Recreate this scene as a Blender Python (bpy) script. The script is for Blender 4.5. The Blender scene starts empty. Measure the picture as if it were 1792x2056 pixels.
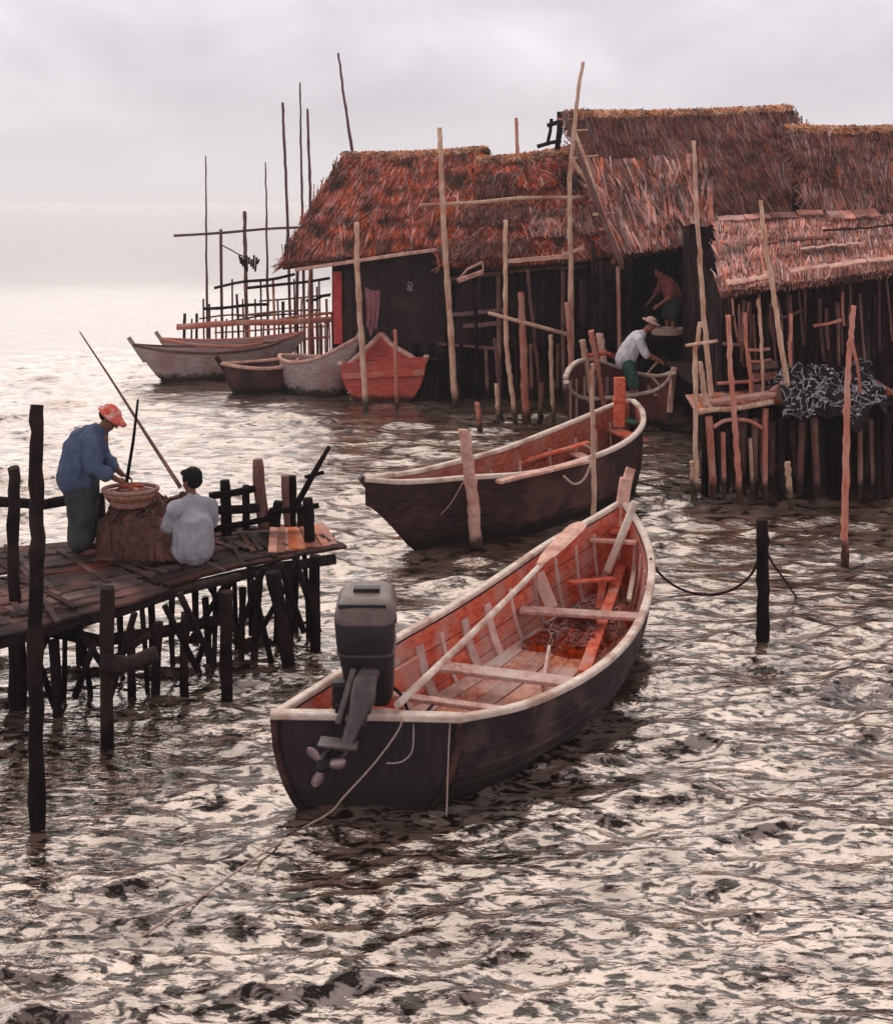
import bpy, math, random
import numpy as np
from mathutils import Vector, Matrix, noise

random.seed(7)
RS = np.random.RandomState(11)
sc = bpy.context.scene
COL = sc.collection

# ------------------------------------------------------------------ camera
F = 2530.0            # focal length in units of a 1792-wide picture
H = 4.5               # eye height above the water
VH = 400.0            # row of the horizon (of 2056)
cam_d = bpy.data.cameras.new('camera')
cam = bpy.data.objects.new('camera', cam_d)
COL.objects.link(cam)
cam.location = (0, 0, H)
cam.rotation_euler = (math.radians(90), 0, 0)
cam_d.sensor_fit = 'HORIZONTAL'
cam_d.sensor_width = 36.0
cam_d.lens = 36.0 * F / 1792.0
cam_d.shift_y = -(1028.0 - VH) / 1792.0
cam_d.clip_start = 0.1
cam_d.clip_end = 6000
sc.camera = cam


def D(u, v, Y):
    """point seen at picture place (u, v), Y metres away"""
    return Vector(((u - 896.0) * Y / F, Y, H - (v - VH) * Y / F))


def Zp(u, v, z):
    """point seen at (u, v) that is z metres above the water"""
    Y = (H - z) * F / (v - VH)
    return Vector(((u - 896.0) * Y / F, Y, z))


def lerp(a, b, t):
    return a + (b - a) * t


def sstep(a, b, x):
    t = min(1, max(0, (x - a) / (b - a)))
    return t * t * (3 - 2 * t)


def catmull(pts, n):
    """resample control points to n points"""
    P = [Vector(p) for p in pts]
    m = len(P) - 1
    out = []
    for i in range(n):
        x = i * m / (n - 1)
        k = min(int(x), m - 1)
        t = x - k
        p0 = P[max(k - 1, 0)]; p1 = P[k]; p2 = P[k + 1]; p3 = P[min(k + 2, m)]
        out.append(0.5 * ((2 * p1) + (p2 - p0) * t + (2 * p0 - 5 * p1 + 4 * p2 - p3) * t * t
                          + (3 * p1 - p0 - 3 * p2 + p3) * t ** 3))
    return out


# ------------------------------------------------------------------ materials
def nodes_of(name):
    m = bpy.data.materials.new(name)
    m.use_nodes = True
    nt = m.node_tree
    b = nt.nodes['Principled BSDF']
    return m, nt, b


def mat(name, a, b, scale=6.0, stretch=(1, 1, 1), rough=0.8, bump=0.3, island=0.35, stain=None, stain_amt=0.5,
        spec=0.10, metal=0.0, detail=8, rnd=0.0, stain_scale=1.6, tide=0.0):
    m, nt, bs = nodes_of(name)
    N, L = nt.nodes, nt.links
    tc = N.new('ShaderNodeTexCoord')
    mp = N.new('ShaderNodeMapping'); mp.inputs['Scale'].default_value = stretch
    L.new(tc.outputs['Object'], mp.inputs['Vector'])
    nz = N.new('ShaderNodeTexNoise'); nz.inputs['Scale'].default_value = scale
    nz.inputs['Detail'].default_value = detail; nz.inputs['Roughness'].default_value = 0.65
    L.new(mp.outputs['Vector'], nz.inputs['Vector'])
    rp = N.new('ShaderNodeValToRGB')
    rp.color_ramp.elements[0].position = 0.33; rp.color_ramp.elements[0].color = (*a, 1)
    rp.color_ramp.elements[1].position = 0.68; rp.color_ramp.elements[1].color = (*b, 1)
    L.new(nz.outputs['Fac'], rp.inputs['Fac'])
    col = rp.outputs['Color']
    geo = N.new('ShaderNodeNewGeometry')
    if stain:
        n2 = N.new('ShaderNodeTexNoise'); n2.inputs['Scale'].default_value = stain_scale
        n2.inputs['Detail'].default_value = 5
        L.new(tc.outputs['Object'], n2.inputs['Vector'])
        r2 = N.new('ShaderNodeValToRGB')
        r2.color_ramp.elements[0].position = 0.48; r2.color_ramp.elements[0].color = (0, 0, 0, 1)
        r2.color_ramp.elements[1].position = 0.66; r2.color_ramp.elements[1].color = (stain_amt,) * 3 + (1,)
        L.new(n2.outputs['Fac'], r2.inputs['Fac'])
        mx = N.new('ShaderNodeMix'); mx.data_type = 'RGBA'
        L.new(r2.outputs['Color'], mx.inputs[0])
        L.new(col, mx.inputs[6]); mx.inputs[7].default_value = (*stain, 1)
        col = mx.outputs[2]
    if island:
        mr = N.new('ShaderNodeMapRange')
        mr.inputs[3].default_value = 1 - island; mr.inputs[4].default_value = 1 + island
        L.new(geo.outputs['Random Per Island'], mr.inputs[0])
        hs = N.new('ShaderNodeHueSaturation')
        L.new(mr.outputs[0], hs.inputs['Value']); L.new(col, hs.inputs['Color'])
        m3 = N.new('ShaderNodeMath'); m3.operation = 'MULTIPLY'; m3.inputs[1].default_value = 7.31
        L.new(geo.outputs['Random Per Island'], m3.inputs[0])
        m4 = N.new('ShaderNodeMath'); m4.operation = 'FRACT'; L.new(m3.outputs[0], m4.inputs[0])
        m5 = N.new('ShaderNodeMapRange'); m5.inputs[3].default_value = 0.6; m5.inputs[4].default_value = 1.25
        L.new(m4.outputs[0], m5.inputs[0]); L.new(m5.outputs[0], hs.inputs['Saturation'])
        col = hs.outputs['Color']
    if rnd:
        oi = N.new('ShaderNodeObjectInfo')
        mr = N.new('ShaderNodeMapRange')
        mr.inputs[3].default_value = 1 - rnd; mr.inputs[4].default_value = 1 + rnd
        L.new(oi.outputs['Random'], mr.inputs[0])
        hs = N.new('ShaderNodeHueSaturation')
        L.new(mr.outputs[0], hs.inputs['Value']); L.new(col, hs.inputs['Color'])
        col = hs.outputs['Color']
    if tide:      # wet weed line left by the tide
        sp = N.new('ShaderNodeSeparateXYZ'); L.new(geo.outputs['Position'], sp.inputs[0])
        nt_ = N.new('ShaderNodeTexNoise'); nt_.inputs['Scale'].default_value = 7; L.new(tc.outputs['Object'], nt_.inputs['Vector'])
        ad = N.new('ShaderNodeMath'); ad.operation = 'MULTIPLY_ADD'; ad.inputs[1].default_value = -0.30; L.new(nt_.outputs['Fac'], ad.inputs[0]); L.new(sp.outputs['Z'], ad.inputs[2])
        mr = N.new('ShaderNodeMapRange'); mr.inputs[1].default_value = tide - 0.22; mr.inputs[2].default_value = tide - 0.10
        mr.inputs[3].default_value = 0.9; mr.inputs[4].default_value = 0.0; L.new(ad.outputs[0], mr.inputs[0])
        mx = N.new('ShaderNodeMix'); mx.data_type = 'RGBA'; L.new(mr.outputs[0], mx.inputs[0]); L.new(col, mx.inputs[6]); mx.inputs[7].default_value = (.020, .017, .012, 1)
        col = mx.outputs[2]
    L.new(col, bs.inputs['Base Color'])
    bs.inputs['Roughness'].default_value = rough
    bs.inputs['Specular IOR Level'].default_value = spec
    bs.inputs['Metallic'].default_value = metal
    if bump:
        bp = N.new('ShaderNodeBump'); bp.inputs['Strength'].default_value = bump
        bp.inputs['Distance'].default_value = 0.02
        L.new(nz.outputs['Fac'], bp.inputs['Height']); L.new(bp.outputs['Normal'], bs.inputs['Normal'])
    return m


M = {}
M['hull_dark'] = mat('hull_dark', (0.018, 0.010, 0.012), (0.046, 0.022, 0.023), 5, (1, 1, 4), 0.6, 0.5, 0, (0.13, 0.075, 0.065), 0.7, 0.3, stain_scale=3.5, tide=0.16)
M['transom'] = mat('transom', (0.022, 0.014, 0.020), (0.045, 0.028, 0.034), 5, (4, 1, 1), 0.55, 0.4, 0, (0.075, 0.04, 0.045), 0.5, 0.3, tide=0.14)
M['hull_brown'] = mat('hull_brown', (0.032, 0.016, 0.017), (0.085, 0.040, 0.038), 5, (1, 1, 4), 0.7, 0.5, 0, (0.2, 0.09, 0.08), 0.6, tide=0.18)
M['hull_grey'] = mat('hull_grey', (0.34, 0.25, 0.235), (0.55, 0.45, 0.42), 5, (1, 1, 4), 0.8, 0.4, 0, (0.34, 0.15, 0.12), 0.6, tide=0.2)
M['hull_red'] = mat('hull_red', (0.46, 0.065, 0.055), (0.68, 0.15, 0.11), 5, (1, 1, 3), 0.75, 0.4, 0, (0.25, 0.12, 0.11), 0.6, tide=0.18)
M['hull_pink'] = mat('hull_pink', (0.13, 0.040, 0.040), (0.30, 0.10, 0.09), 5, (1, 1, 3), 0.75, 0.4, 0, (0.08, 0.04, 0.04), 0.7, tide=.2)
M['shirt_red'] = mat('shirt_red', (0.22, 0.05, 0.05), (0.40, 0.12, 0.11), 6, (1, 1, 1), 0.9, 0.4, 0)
M['inner_orange'] = mat('inner_orange', (0.46, 0.055, 0.030), (0.78, 0.21, 0.115), 7, (1.5, 1, 3), 0.75, 0.5, 0, (0.55, 0.34, 0.28), 0.75, stain_scale=2.6)
M['inner_brown'] = mat('inner_brown', (0.22, 0.045, 0.03), (0.52, 0.16, 0.095), 7, (1.5, 1, 3), 0.75, 0.5, 0, (0.40, 0.22, 0.17), 0.6, stain_scale=2.6)
M['board'] = mat('board', (0.36, 0.13, 0.085), (0.66, 0.35, 0.26), 9, (2, 1, 2), 0.8, 0.5, 0.3, (0.62, 0.47, 0.42), 0.8, stain_scale=2.2)
M['rib'] = mat('rib', (0.48, 0.24, 0.18), (0.72, 0.46, 0.38), 8, (1, 1, 1), 0.8, 0.4, 0.2, rnd=0.2)
M['cream'] = mat('cream', (0.62, 0.47, 0.38), (0.86, 0.74, 0.63), 14, (1, 1, 1), 0.6, 0.4, 0, (0.36, 0.18, 0.13), 0.75, stain_scale=3.2)
M['cream_red'] = mat('cream_red', (0.60, 0.30, 0.22), (0.85, 0.56, 0.45), 14, (1, 1, 1), 0.7, 0.4, 0, (0.40, 0.16, 0.12), 0.7, stain_scale=4, tide=0.2)
M['pole_pale'] = mat('pole_pale', (0.46, 0.25, 0.15), (0.82, 0.58, 0.43), 8, (3, 3, 0.6), 0.8, 0.5, 0, (0.36, 0.13, 0.08), 0.8, rnd=0.18, tide=0.3)
M['pole_red'] = mat('pole_red', (0.40, 0.11, 0.075), (0.68, 0.28, 0.20), 8, (3, 3, 0.6), 0.75, 0.3, 0, (0.6, 0.4, 0.32), 0.6, rnd=0.2, tide=0.28)
M['pole_brown'] = mat('pole_brown', (0.10, 0.045, 0.035), (0.24, 0.12, 0.10), 8, (3, 3, 0.6), 0.8, 0.3, 0, (0.36, 0.2, 0.16), 0.6, rnd=0.3, tide=0.28)
M['pole_dark'] = mat('pole_dark', (0.005, 0.0035, 0.004), (0.020, 0.011, 0.011), 8, (3, 3, 0.6), 0.9, 0.4, 0, (0.08, 0.04, 0.035), 0.5, spec=0.1, rnd=0.25)
M['mast'] = mat('mast', (0.09, 0.035, 0.045), (0.17, 0.08, 0.085), 8, (3, 3, 0.6), 0.8, 0.2, 0, rnd=0.3, tide=0.25)
M['thatch'] = mat('thatch', (0.17, 0.030, 0.018), (0.64, 0.155, 0.085), 3.0, (1, 1, 1), 0.9, 0.3, 0.75, (0.035, 0.026, 0.018), 0.9, stain_scale=1.7)
M['thatch_dark'] = mat('thatch_dark', (0.060, 0.022, 0.017), (0.26, 0.095, 0.068), 3.0, (1, 1, 1), 0.9, 0.3, 0.6, (0.34, 0.14, 0.11), 0.6, stain_scale=0.9)
M['thatch_pink'] = mat('thatch_pink', (0.30, 0.10, 0.075), (0.66, 0.31, 0.235), 3.0, (1, 1, 1), 0.9, 0.3, 0.6, (0.06, 0.032, 0.025), 0.8, stain_scale=1.3)
M['ridge'] = mat('ridge', (0.50, 0.16, 0.06), (0.85, 0.45, 0.26), 4.0, (1, 1, 1), 0.9, 0.3, 0.6, (0.12, 0.05, 0.03), 0.8, stain_scale=2.0)
M['thatch_bed'] = mat('thatch_bed', (0.025, 0.011, 0.009), (0.07, 0.030, 0.024), 6, (1, 1, 1), 0.95, 0.5, 0)
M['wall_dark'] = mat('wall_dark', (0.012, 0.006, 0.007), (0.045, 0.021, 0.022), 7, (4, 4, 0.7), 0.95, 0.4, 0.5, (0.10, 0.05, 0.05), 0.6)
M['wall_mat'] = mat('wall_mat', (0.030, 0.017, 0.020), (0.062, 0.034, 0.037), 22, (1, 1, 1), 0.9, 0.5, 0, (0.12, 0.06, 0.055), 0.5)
M['stick'] = mat('stick', (0.10, 0.038, 0.036), (0.30, 0.13, 0.11), 7, (3, 3, 0.6), 0.85, 0.3, 0.7, tide=0.2)
M['timber'] = mat('timber', (0.016, 0.009, 0.008), (0.06, 0.030, 0.026), 7, (2, 2, 1), 0.85, 0.5, 0.35, rnd=0.2)
M['deck'] = mat('deck', (0.022, 0.012, 0.011), (0.085, 0.040, 0.034), 6, (1, 1, 1), 0.85, 0.6, 0.5, (0.26, 0.09, 0.07), 0.6, stain_scale=1.7)
M['deck_red'] = mat('deck_red', (0.28, 0.085, 0.055), (0.55, 0.22, 0.14), 6, (1, 1, 1), 0.85, 0.6, 0.4)
M['net_red'] = mat('net_red', (0.16, 0.035, 0.025), (0.45, 0.12, 0.08), 16, (1, 1, 1), 0.9, 0.6, 0.6, (0.4, 0.28, 0.24), 0.7, stain_scale=4)
M['net_pale'] = mat('net_pale', (0.16, 0.15, 0.17), (0.55, 0.51, 0.53), 16, (1, 1, 1), 0.9, 0.6, 0.6)
M['net_dark'] = mat('net_dark', (0.014, 0.009, 0.010), (0.045, 0.026, 0.026), 12, (1, 1, 1), 0.95, 0.8, 0.3, (0.09, 0.06, 0.06), 0.5)
M['basket'] = mat('basket', (0.20, 0.07, 0.045), (0.44, 0.19, 0.125), 20, (1, 1, 1), 0.85, 0.6, 0.35)
M['basket_dark'] = mat('basket_dark', (0.06, 0.03, 0.025), (0.20, 0.095, 0.075), 16, (1, 1, 1), 0.9, 0.8, 0.45, (0.34, 0.15, 0.12), 0.6, stain_scale=6)
M['rope'] = mat('rope', (0.40, 0.26, 0.20), (0.66, 0.48, 0.40), 60, (1, 1, 1), 0.9, 0.6, 0)
M['rope_dark'] = mat('rope_dark', (0.02, 0.014, 0.014), (0.05, 0.03, 0.03), 60, (1, 1, 1), 0.9, 0.6, 0)
M['motor'] = mat('motor', (0.008, 0.006, 0.006), (0.020, 0.014, 0.014), 9, (1, 1, 1), 0.6, 0.15, 0, (0.05, 0.033, 0.03), 0.6, 0.5, 0.25)
M['motor_lid'] = mat('motor_lid', (0.075, 0.048, 0.040), (0.19, 0.125, 0.105), 9, (1, 1, 1), 0.5, 0.15, 0, (0.12, 0.08, 0.07), 0.7, 0.5)
M['motor_leg'] = mat('motor_leg', (0.05, 0.036, 0.036), (0.17, 0.12, 0.11), 14, (1, 1, 1), 0.5, 0.3, 0, (0.05, 0.035, 0.035), 0.8, 0.5, 0.2)
M['prop'] = mat('prop', (0.30, 0.19, 0.20), (0.52, 0.37, 0.38), 14, (1, 1, 1), 0.4, 0.1, 0, None, 0, 0.5, 0.3)
M['skin'] = mat('skin', (0.17, 0.07, 0.045), (0.24, 0.105, 0.07), 12, (1, 1, 1), 0.6, 0.1, 0)
M['skin_red'] = mat('skin_red', (0.34, 0.12, 0.085), (0.44, 0.17, 0.125), 12, (1, 1, 1), 0.6, 0.1, 0)
M['hair'] = mat('hair', (0.005, 0.004, 0.005), (0.014, 0.011, 0.012), 40, (1, 1, 1), 0.7, 0.5, 0, spec=0.12)
M['eye'] = mat('eye', (0.01, 0.008, 0.008), (0.02, 0.015, 0.015), 10, (1, 1, 1), 0.2, 0, 0)
M['shirt_blue'] = mat('shirt_blue', (0.055, 0.075, 0.13), (0.115, 0.15, 0.235), 6, (1, 1, 1), 0.9, 0.5, 0, (0.07, 0.08, 0.12), 0.4, stain_scale=3)
M['trouser_grey'] = mat('trouser_grey', (0.04, 0.042, 0.042), (0.085, 0.085, 0.082), 8, (1, 1, 1), 0.9, 0.5, 0)
M['cap_red'] = mat('cap_red', (0.55, 0.055, 0.04), (0.78, 0.18, 0.12), 14, (1, 1, 1), 0.85, 0.4, 0, (0.75, 0.5, 0.42), 0.8, stain_scale=11)
M['shirt_grey'] = mat('shirt_grey', (0.28, 0.27, 0.30), (0.48, 0.46, 0.49), 7, (1, 1, 1), 0.9, 0.5, 0, (0.26, 0.24, 0.27), 0.5, stain_scale=4)
M['shorts_mauve'] = mat('shorts_mauve', (0.26, 0.19, 0.23), (0.42, 0.32, 0.36), 7, (1, 1, 1), 0.9, 0.5, 0)
M['shirt_white'] = mat('shirt_white', (0.70, 0.66, 0.68), (0.86, 0.83, 0.84), 7, (1, 1, 1), 0.9, 0.4, 0)
M['shorts_green'] = mat('shorts_green', (0.03, 0.085, 0.06), (0.10, 0.21, 0.16), 7, (1, 1, 1), 0.9, 0.4, 0)
M['hat_straw'] = mat('hat_straw', (0.50, 0.30, 0.22), (0.75, 0.52, 0.42), 30, (1, 1, 1), 0.9, 0.4, 0)
M['cloth_red'] = mat('cloth_red', (0.20, 0.045, 0.04), (0.42, 0.12, 0.10), 5, (1, 1, 1), 0.9, 0.4, 0)
M['cloth_pink'] = mat('cloth_pink', (0.26, 0.10, 0.12), (0.40, 0.18, 0.19), 5, (1, 1, 1), 0.9, 0.4, 0)
M['paint_red'] = mat('paint_red', (0.42, 0.04, 0.04), (0.70, 0.12, 0.10), 8, (2, 2, 0.6), 0.7, 0.3, 0)
M['paint_green'] = mat('paint_green', (0.03, 0.10, 0.06), (0.08, 0.19, 0.12), 8, (1, 1, 1), 0.7, 0.3, 0)


# ------------------------------------------------------------------ mesh builder
ORG = {}


class MB:
    def __init__(s):
        s.v = []; s.f = []; s.sm = []

    def add(s, vs, fs, smooth=False):
        o = len(s.v)
        s.v += [tuple(p) for p in vs]
        s.f += [tuple(i + o for i in f) for f in fs]
        s.sm += [smooth] * len(fs)

    def bar(s, p, q, w, h, up=(0, 0, 1), c=None, n=1, jit=0.0):
        """chamfered timber from p to q; h is measured along up"""
        p = Vector(p); q = Vector(q)
        d = (q - p)
        if d.length < 1e-6: return
        d = d.normalized()
        up = Vector(up)
        sd = d.cross(up)
        if sd.length < 1e-4:
            sd = d.cross(Vector((1, 0, 0)))
        sd.normalize()
        up = sd.cross(d).normalized()
        if c is None: c = min(w, h) * 0.16
        a, b = w / 2, h / 2
        prof = [(-a + c, -b), (a - c, -b), (a, -b + c), (a, b - c), (a - c, b), (-a + c, b), (-a, b - c), (-a, -b + c)]
        vs = []
        for k in range(n + 1):
            t = k / n
            ctr = lerp(p, q, t) + sd * random.uniform(-jit, jit) + up * random.uniform(-jit, jit)
            for (x, y) in prof:
                vs.append(ctr + sd * x + up * y)
        fs = [tuple(range(7, -1, -1))]
        for k in range(n):
            for i in range(8):
                j = (i + 1) % 8
                fs.append((k * 8 + i, k * 8 + j, k * 8 + 8 + j, k * 8 + 8 + i))
        fs.append(tuple(n * 8 + i for i in range(8)))
        s.add(vs, fs)

    def box(s, c, sx, sy, sz, rz=0.0, ch=None):
        c = Vector(c)
        d = Vector((math.cos(rz), math.sin(rz), 0)) * (sx / 2)
        s.bar(c - d, c + d, sy, sz, c=ch)

    def tube(s, pts, rad, n=8, rough=0.0, smooth=True, cap=True):
        pts = [Vector(p) for p in pts]
        m = len(pts)
        if not hasattr(rad, '__len__'): rad = [rad] * m
        vs = []; fs = []
        t0 = (pts[1] - pts[0]).normalized()
        ref = Vector((1, 0, 0)) if abs(t0.x) < 0.9 else Vector((0, 1, 0))
        for k in range(m):
            t = (pts[min(k + 1, m - 1)] - pts[max(k - 1, 0)])
            if t.length < 1e-9: t = t0.copy()
            t.normalize()
            a = (ref - t * ref.dot(t)).normalized()
            ref = a
            b = t.cross(a)
            for i in range(n):
                an = 2 * math.pi * i / n
                r = rad[k] * (1 + random.uniform(-rough, rough))
                vs.append(pts[k] + a * (math.cos(an) * r) + b * (math.sin(an) * r))
        for k in range(m - 1):
            for i in range(n):
                j = (i + 1) % n
                fs.append((k * n + i, k * n + j, k * n + n + j, k * n + n + i))
        s.add(vs, fs, smooth)
        if cap:
            o = len(s.v) - m * n
            s.f.append(tuple(o + i for i in range(n - 1, -1, -1))); s.sm.append(False)
            s.f.append(tuple(o + (m - 1) * n + i for i in range(n))); s.sm.append(False)

    def sweep(s, pts, w, h, up=(0, 0, 1)):
        """rail of chamfered rectangular section along a curve, centred on it"""
        pts = [Vector(p) for p in pts]
        m = len(pts); up = Vector(up)
        a, b = w / 2, h / 2
        c = min(w, h) * 0.22
        prof = [(-a + c, -b), (a - c, -b), (a, -b + c), (a, b - c), (a - c, b), (-a + c, b), (-a, b - c), (-a, -b + c)]
        vs = []; fs = []
        for k in range(m):
            t = (pts[min(k + 1, m - 1)] - pts[max(k - 1, 0)]).normalized()
            sd = t.cross(up)
            if sd.length < 1e-3: sd = Vector((1, 0, 0))
            sd.normalize()
            u2 = sd.cross(t).normalized()
            for (x, y) in prof:
                vs.append(pts[k] + sd * x + u2 * y)
        fs.append(tuple(range(7, -1, -1)))
        for k in range(m - 1):
            for i in range(8):
                j = (i + 1) % 8
                fs.append((k * 8 + i, k * 8 + j, k * 8 + 8 + j, k * 8 + 8 + i))
        fs.append(tuple((m - 1) * 8 + i for i in range(8)))
        s.add(vs, fs)

    def capsule(s, p, q, r0, r1, n=12, flat=(1, 1, 1)):
        p = Vector(p); q = Vector(q)
        d = q - p
        L = d.length
        if L < 1e-6:
            d = Vector((0, 0, 1))
        d.normalize()
        pts = []; rr = []
        for k in range(5):
            a = math.pi / 2 * (1 - k / 4.0)
            pts.append(p - d * (math.sin(a) * r0)); rr.append(max(0.02 * r0, math.cos(a) * r0))
        if L > 1e-6:
            for k in range(1, 4):
                pts.append(lerp(p, q, k / 4)); rr.append(lerp(r0, r1, k / 4))
        for k in range(5):
            a = math.pi / 2 * (k / 4.0)
            pts.append(q + d * (math.sin(a) * r1 + 1e-5 * (k + 1))); rr.append(max(0.02 * r1, math.cos(a) * r1))
        s.tube(pts, rr, n)

    def ball(s, c, rx, ry, rz, R=None, nu=14, nv=10, smooth=True):
        c = Vector(c)
        vs = []; fs = []
        for j in range(nv + 1):
            th = math.pi * j / nv
            for i in range(nu):
                ph = 2 * math.pi * i / nu
                p = Vector((rx * math.sin(th) * math.cos(ph), ry * math.sin(th) * math.sin(ph), rz * math.cos(th)))
                if j in (0, nv):
                    p += Vector((math.cos(ph), math.sin(ph), 0)) * (rx * 0.01)
                if R is not None: p = R @ p
                vs.append(c + p)
        for j in range(nv):
            for i in range(nu):
                k = (i + 1) % nu
                fs.append((j * nu + i, (j + 1) * nu + i, (j + 1) * nu + k, j * nu + k))
        s.add(vs, fs, smooth)
        o = len(s.v) - len(vs)
        s.f.append(tuple(o + i for i in range(nu))); s.sm.append(smooth)
        s.f.append(tuple(o + nv * nu + i for i in range(nu - 1, -1, -1))); s.sm.append(smooth)

    def grid(s, rows, smooth=True, flip=False):
        nr = len(rows); nc = len(rows[0])
        vs = [p for r in rows for p in r]
        fs = []
        for i in range(nr - 1):
            for j in range(nc - 1):
                f = (i * nc + j, i * nc + j + 1, (i + 1) * nc + j + 1, (i + 1) * nc + j)
                fs.append(f[::-1] if flip else f)
        s.add(vs, fs, smooth)

    def mesh(s, name, off=Vector((0, 0, 0))):
        me = bpy.data.meshes.new(name)
        me.from_pydata([(p[0] - off[0], p[1] - off[1], p[2] - off[2]) for p in s.v], [], s.f)
        me.polygons.foreach_set('use_smooth', s.sm)
        me.update()
        return me

    def build(s, name, material, parent=None, org=None):
        if parent is not None:
            off = ORG[parent.name]
        else:
            if org is None:
                xs = [p[0] for p in s.v]; ys = [p[1] for p in s.v]; zs = [p[2] for p in s.v]
                org = Vector(((min(xs) + max(xs)) / 2, (min(ys) + max(ys)) / 2, min(zs)))
            off = Vector(org)
        me = s.mesh(name, off)
        me.materials.append(material)
        o = bpy.data.objects.new(name, me)
        COL.objects.link(o)
        if parent is not None:
            o.parent = parent
        else:
            o.location = off
        ORG[o.name] = off
        return o


def tag(o, label, cat, group=None, kind=None):
    o['label'] = label; o['category'] = cat
    if group: o['group'] = group
    if kind: o['kind'] = kind
    return o


def thing(name, loc, label, cat, group=None):
    o = bpy.data.objects.new(name, None)
    COL.objects.link(o)
    o.empty_display_size = 0.2
    o.location = loc
    ORG[o.name] = Vector(loc)
    return tag(o, label, cat, group)


def solid(mb, name, material, parent, voxel=0.01, smooth=4, fold=0.0, fscale=9.0, org=None):
    """one continuous surface out of overlapping shapes"""
    me = mb.mesh('tmp')
    t = bpy.data.objects.new('tmp', me)
    COL.objects.link(t)
    r = t.modifiers.new('r', 'REMESH'); r.mode = 'VOXEL'; r.voxel_size = voxel
    if smooth:
        q = t.modifiers.new('s', 'SMOOTH'); q.factor = 0.5; q.iterations = smooth
    dg = bpy.context.evaluated_depsgraph_get()
    dg.update()
    m2 = bpy.data.meshes.new_from_object(t.evaluated_get(dg))
    bpy.data.objects.remove(t); bpy.data.meshes.remove(me)
    if fold:
        ns = [v.normal.copy() for v in m2.vertices]
        for v, nn in zip(m2.vertices, ns):
            c = v.co
            k = noise.noise(Vector((c.x * fscale, c.y * fscale, c.z * fscale * 0.45)))
            v.co = c + nn * (fold * (1 - abs(k) * 2.2))
    off = ORG[parent.name] if parent is not None else (org if org is not None else Vector((0, 0, 0)))
    m2.transform(Matrix.Translation(-off))
    m2.polygons.foreach_set('use_smooth', [True] * len(m2.polygons))
    m2.name = name
    m2.materials.clear(); m2.materials.append(material)
    o = bpy.data.objects.new(name, m2)
    COL.objects.link(o)
    if parent is not None: o.parent = parent
    else: o.location = off
    ORG[o.name] = off
    return o


# ------------------------------------------------------------------ world and sun
SUN_EL = math.radians(43); SUN_AZ = math.radians(-14)      # behind the huts, to the left
w = bpy.data.worlds.new('World'); sc.world = w
w.use_nodes = True
nt = w.node_tree; N = nt.nodes; L = nt.links
bg = N['Background']; bg.inputs['Strength'].default_value = 0.117
sky = N.new('ShaderNodeTexSky'); sky.sky_type = 'NISHITA'; sky.sun_disc = False
sky.sun_elevation = SUN_EL; sky.sun_rotation = SUN_AZ
tc = N.new('ShaderNodeTexCoord')
sep = N.new('ShaderNodeSeparateXYZ'); L.new(tc.outputs['Generated'], sep.inputs[0])
# project the direction on a cloud layer so that clouds flatten towards the horizon
mxz = N.new('ShaderNodeMath'); mxz.operation = 'MAXIMUM'; mxz.inputs[1].default_value = 0.0; L.new(sep.outputs['Z'], mxz.inputs[0])
adz = N.new('ShaderNodeMath'); adz.operation = 'ADD'; adz.inputs[1].default_value = 0.42; L.new(mxz.outputs[0], adz.inputs[0])
dx = N.new('ShaderNodeMath'); dx.operation = 'DIVIDE'; L.new(sep.outputs['X'], dx.inputs[0]); L.new(adz.outputs[0], dx.inputs[1])
dy = N.new('ShaderNodeMath'); dy.operation = 'DIVIDE'; L.new(sep.outputs['Y'], dy.inputs[0]); L.new(adz.outputs[0], dy.inputs[1])
cmb = N.new('ShaderNodeCombineXYZ'); L.new(dx.outputs[0], cmb.inputs[0]); L.new(dy.outputs[0], cmb.inputs[1])
n1 = N.new('ShaderNodeTexNoise'); n1.inputs['Scale'].default_value = 2.3; n1.inputs['Detail'].default_value = 7
n1.inputs['Roughness'].default_value = 0.5; n1.inputs['Distortion'].default_value = 0.25
mpw = N.new('ShaderNodeMapping'); mpw.inputs['Location'].default_value = (3.4, 1.7, 0)
L.new(cmb.outputs[0], mpw.inputs['Vector']); L.new(mpw.outputs[0], n1.inputs['Vector'])
cr = N.new('ShaderNodeValToRGB')
e = cr.color_ramp.elements
e[0].position = 0.34; e[0].color = (4.5, 4.15, 4.65, 1)
e[1].position = 0.70; e[1].color = (7.4, 7.0, 7.35, 1)
x = cr.color_ramp.elements.new(0.5); x.color = (5.5, 5.1, 5.55, 1)
L.new(n1.outputs['Fac'], cr.inputs['Fac'])
# pale mist on the horizon
mr = N.new('ShaderNodeMapRange'); mr.inputs[1].default_value = 0.0; mr.inputs[2].default_value = 0.13
mr.inputs[3].default_value = 0.95; mr.inputs[4].default_value = 0.0; mr.clamp = True
L.new(sep.outputs['Z'], mr.inputs[0])
mx = N.new('ShaderNodeMix'); mx.data_type = 'RGBA'
L.new(mr.outputs[0], mx.inputs[0]); L.new(cr.outputs['Color'], mx.inputs[6]); mx.inputs[7].default_value = (5.75, 5.5, 5.7, 1)
mx2 = N.new('ShaderNodeMix'); mx2.data_type = 'RGBA'; mx2.inputs[0].default_value = 0.97
L.new(sky.outputs['Color'], mx2.inputs[6]); L.new(mx.outputs[2], mx2.inputs[7])
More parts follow.
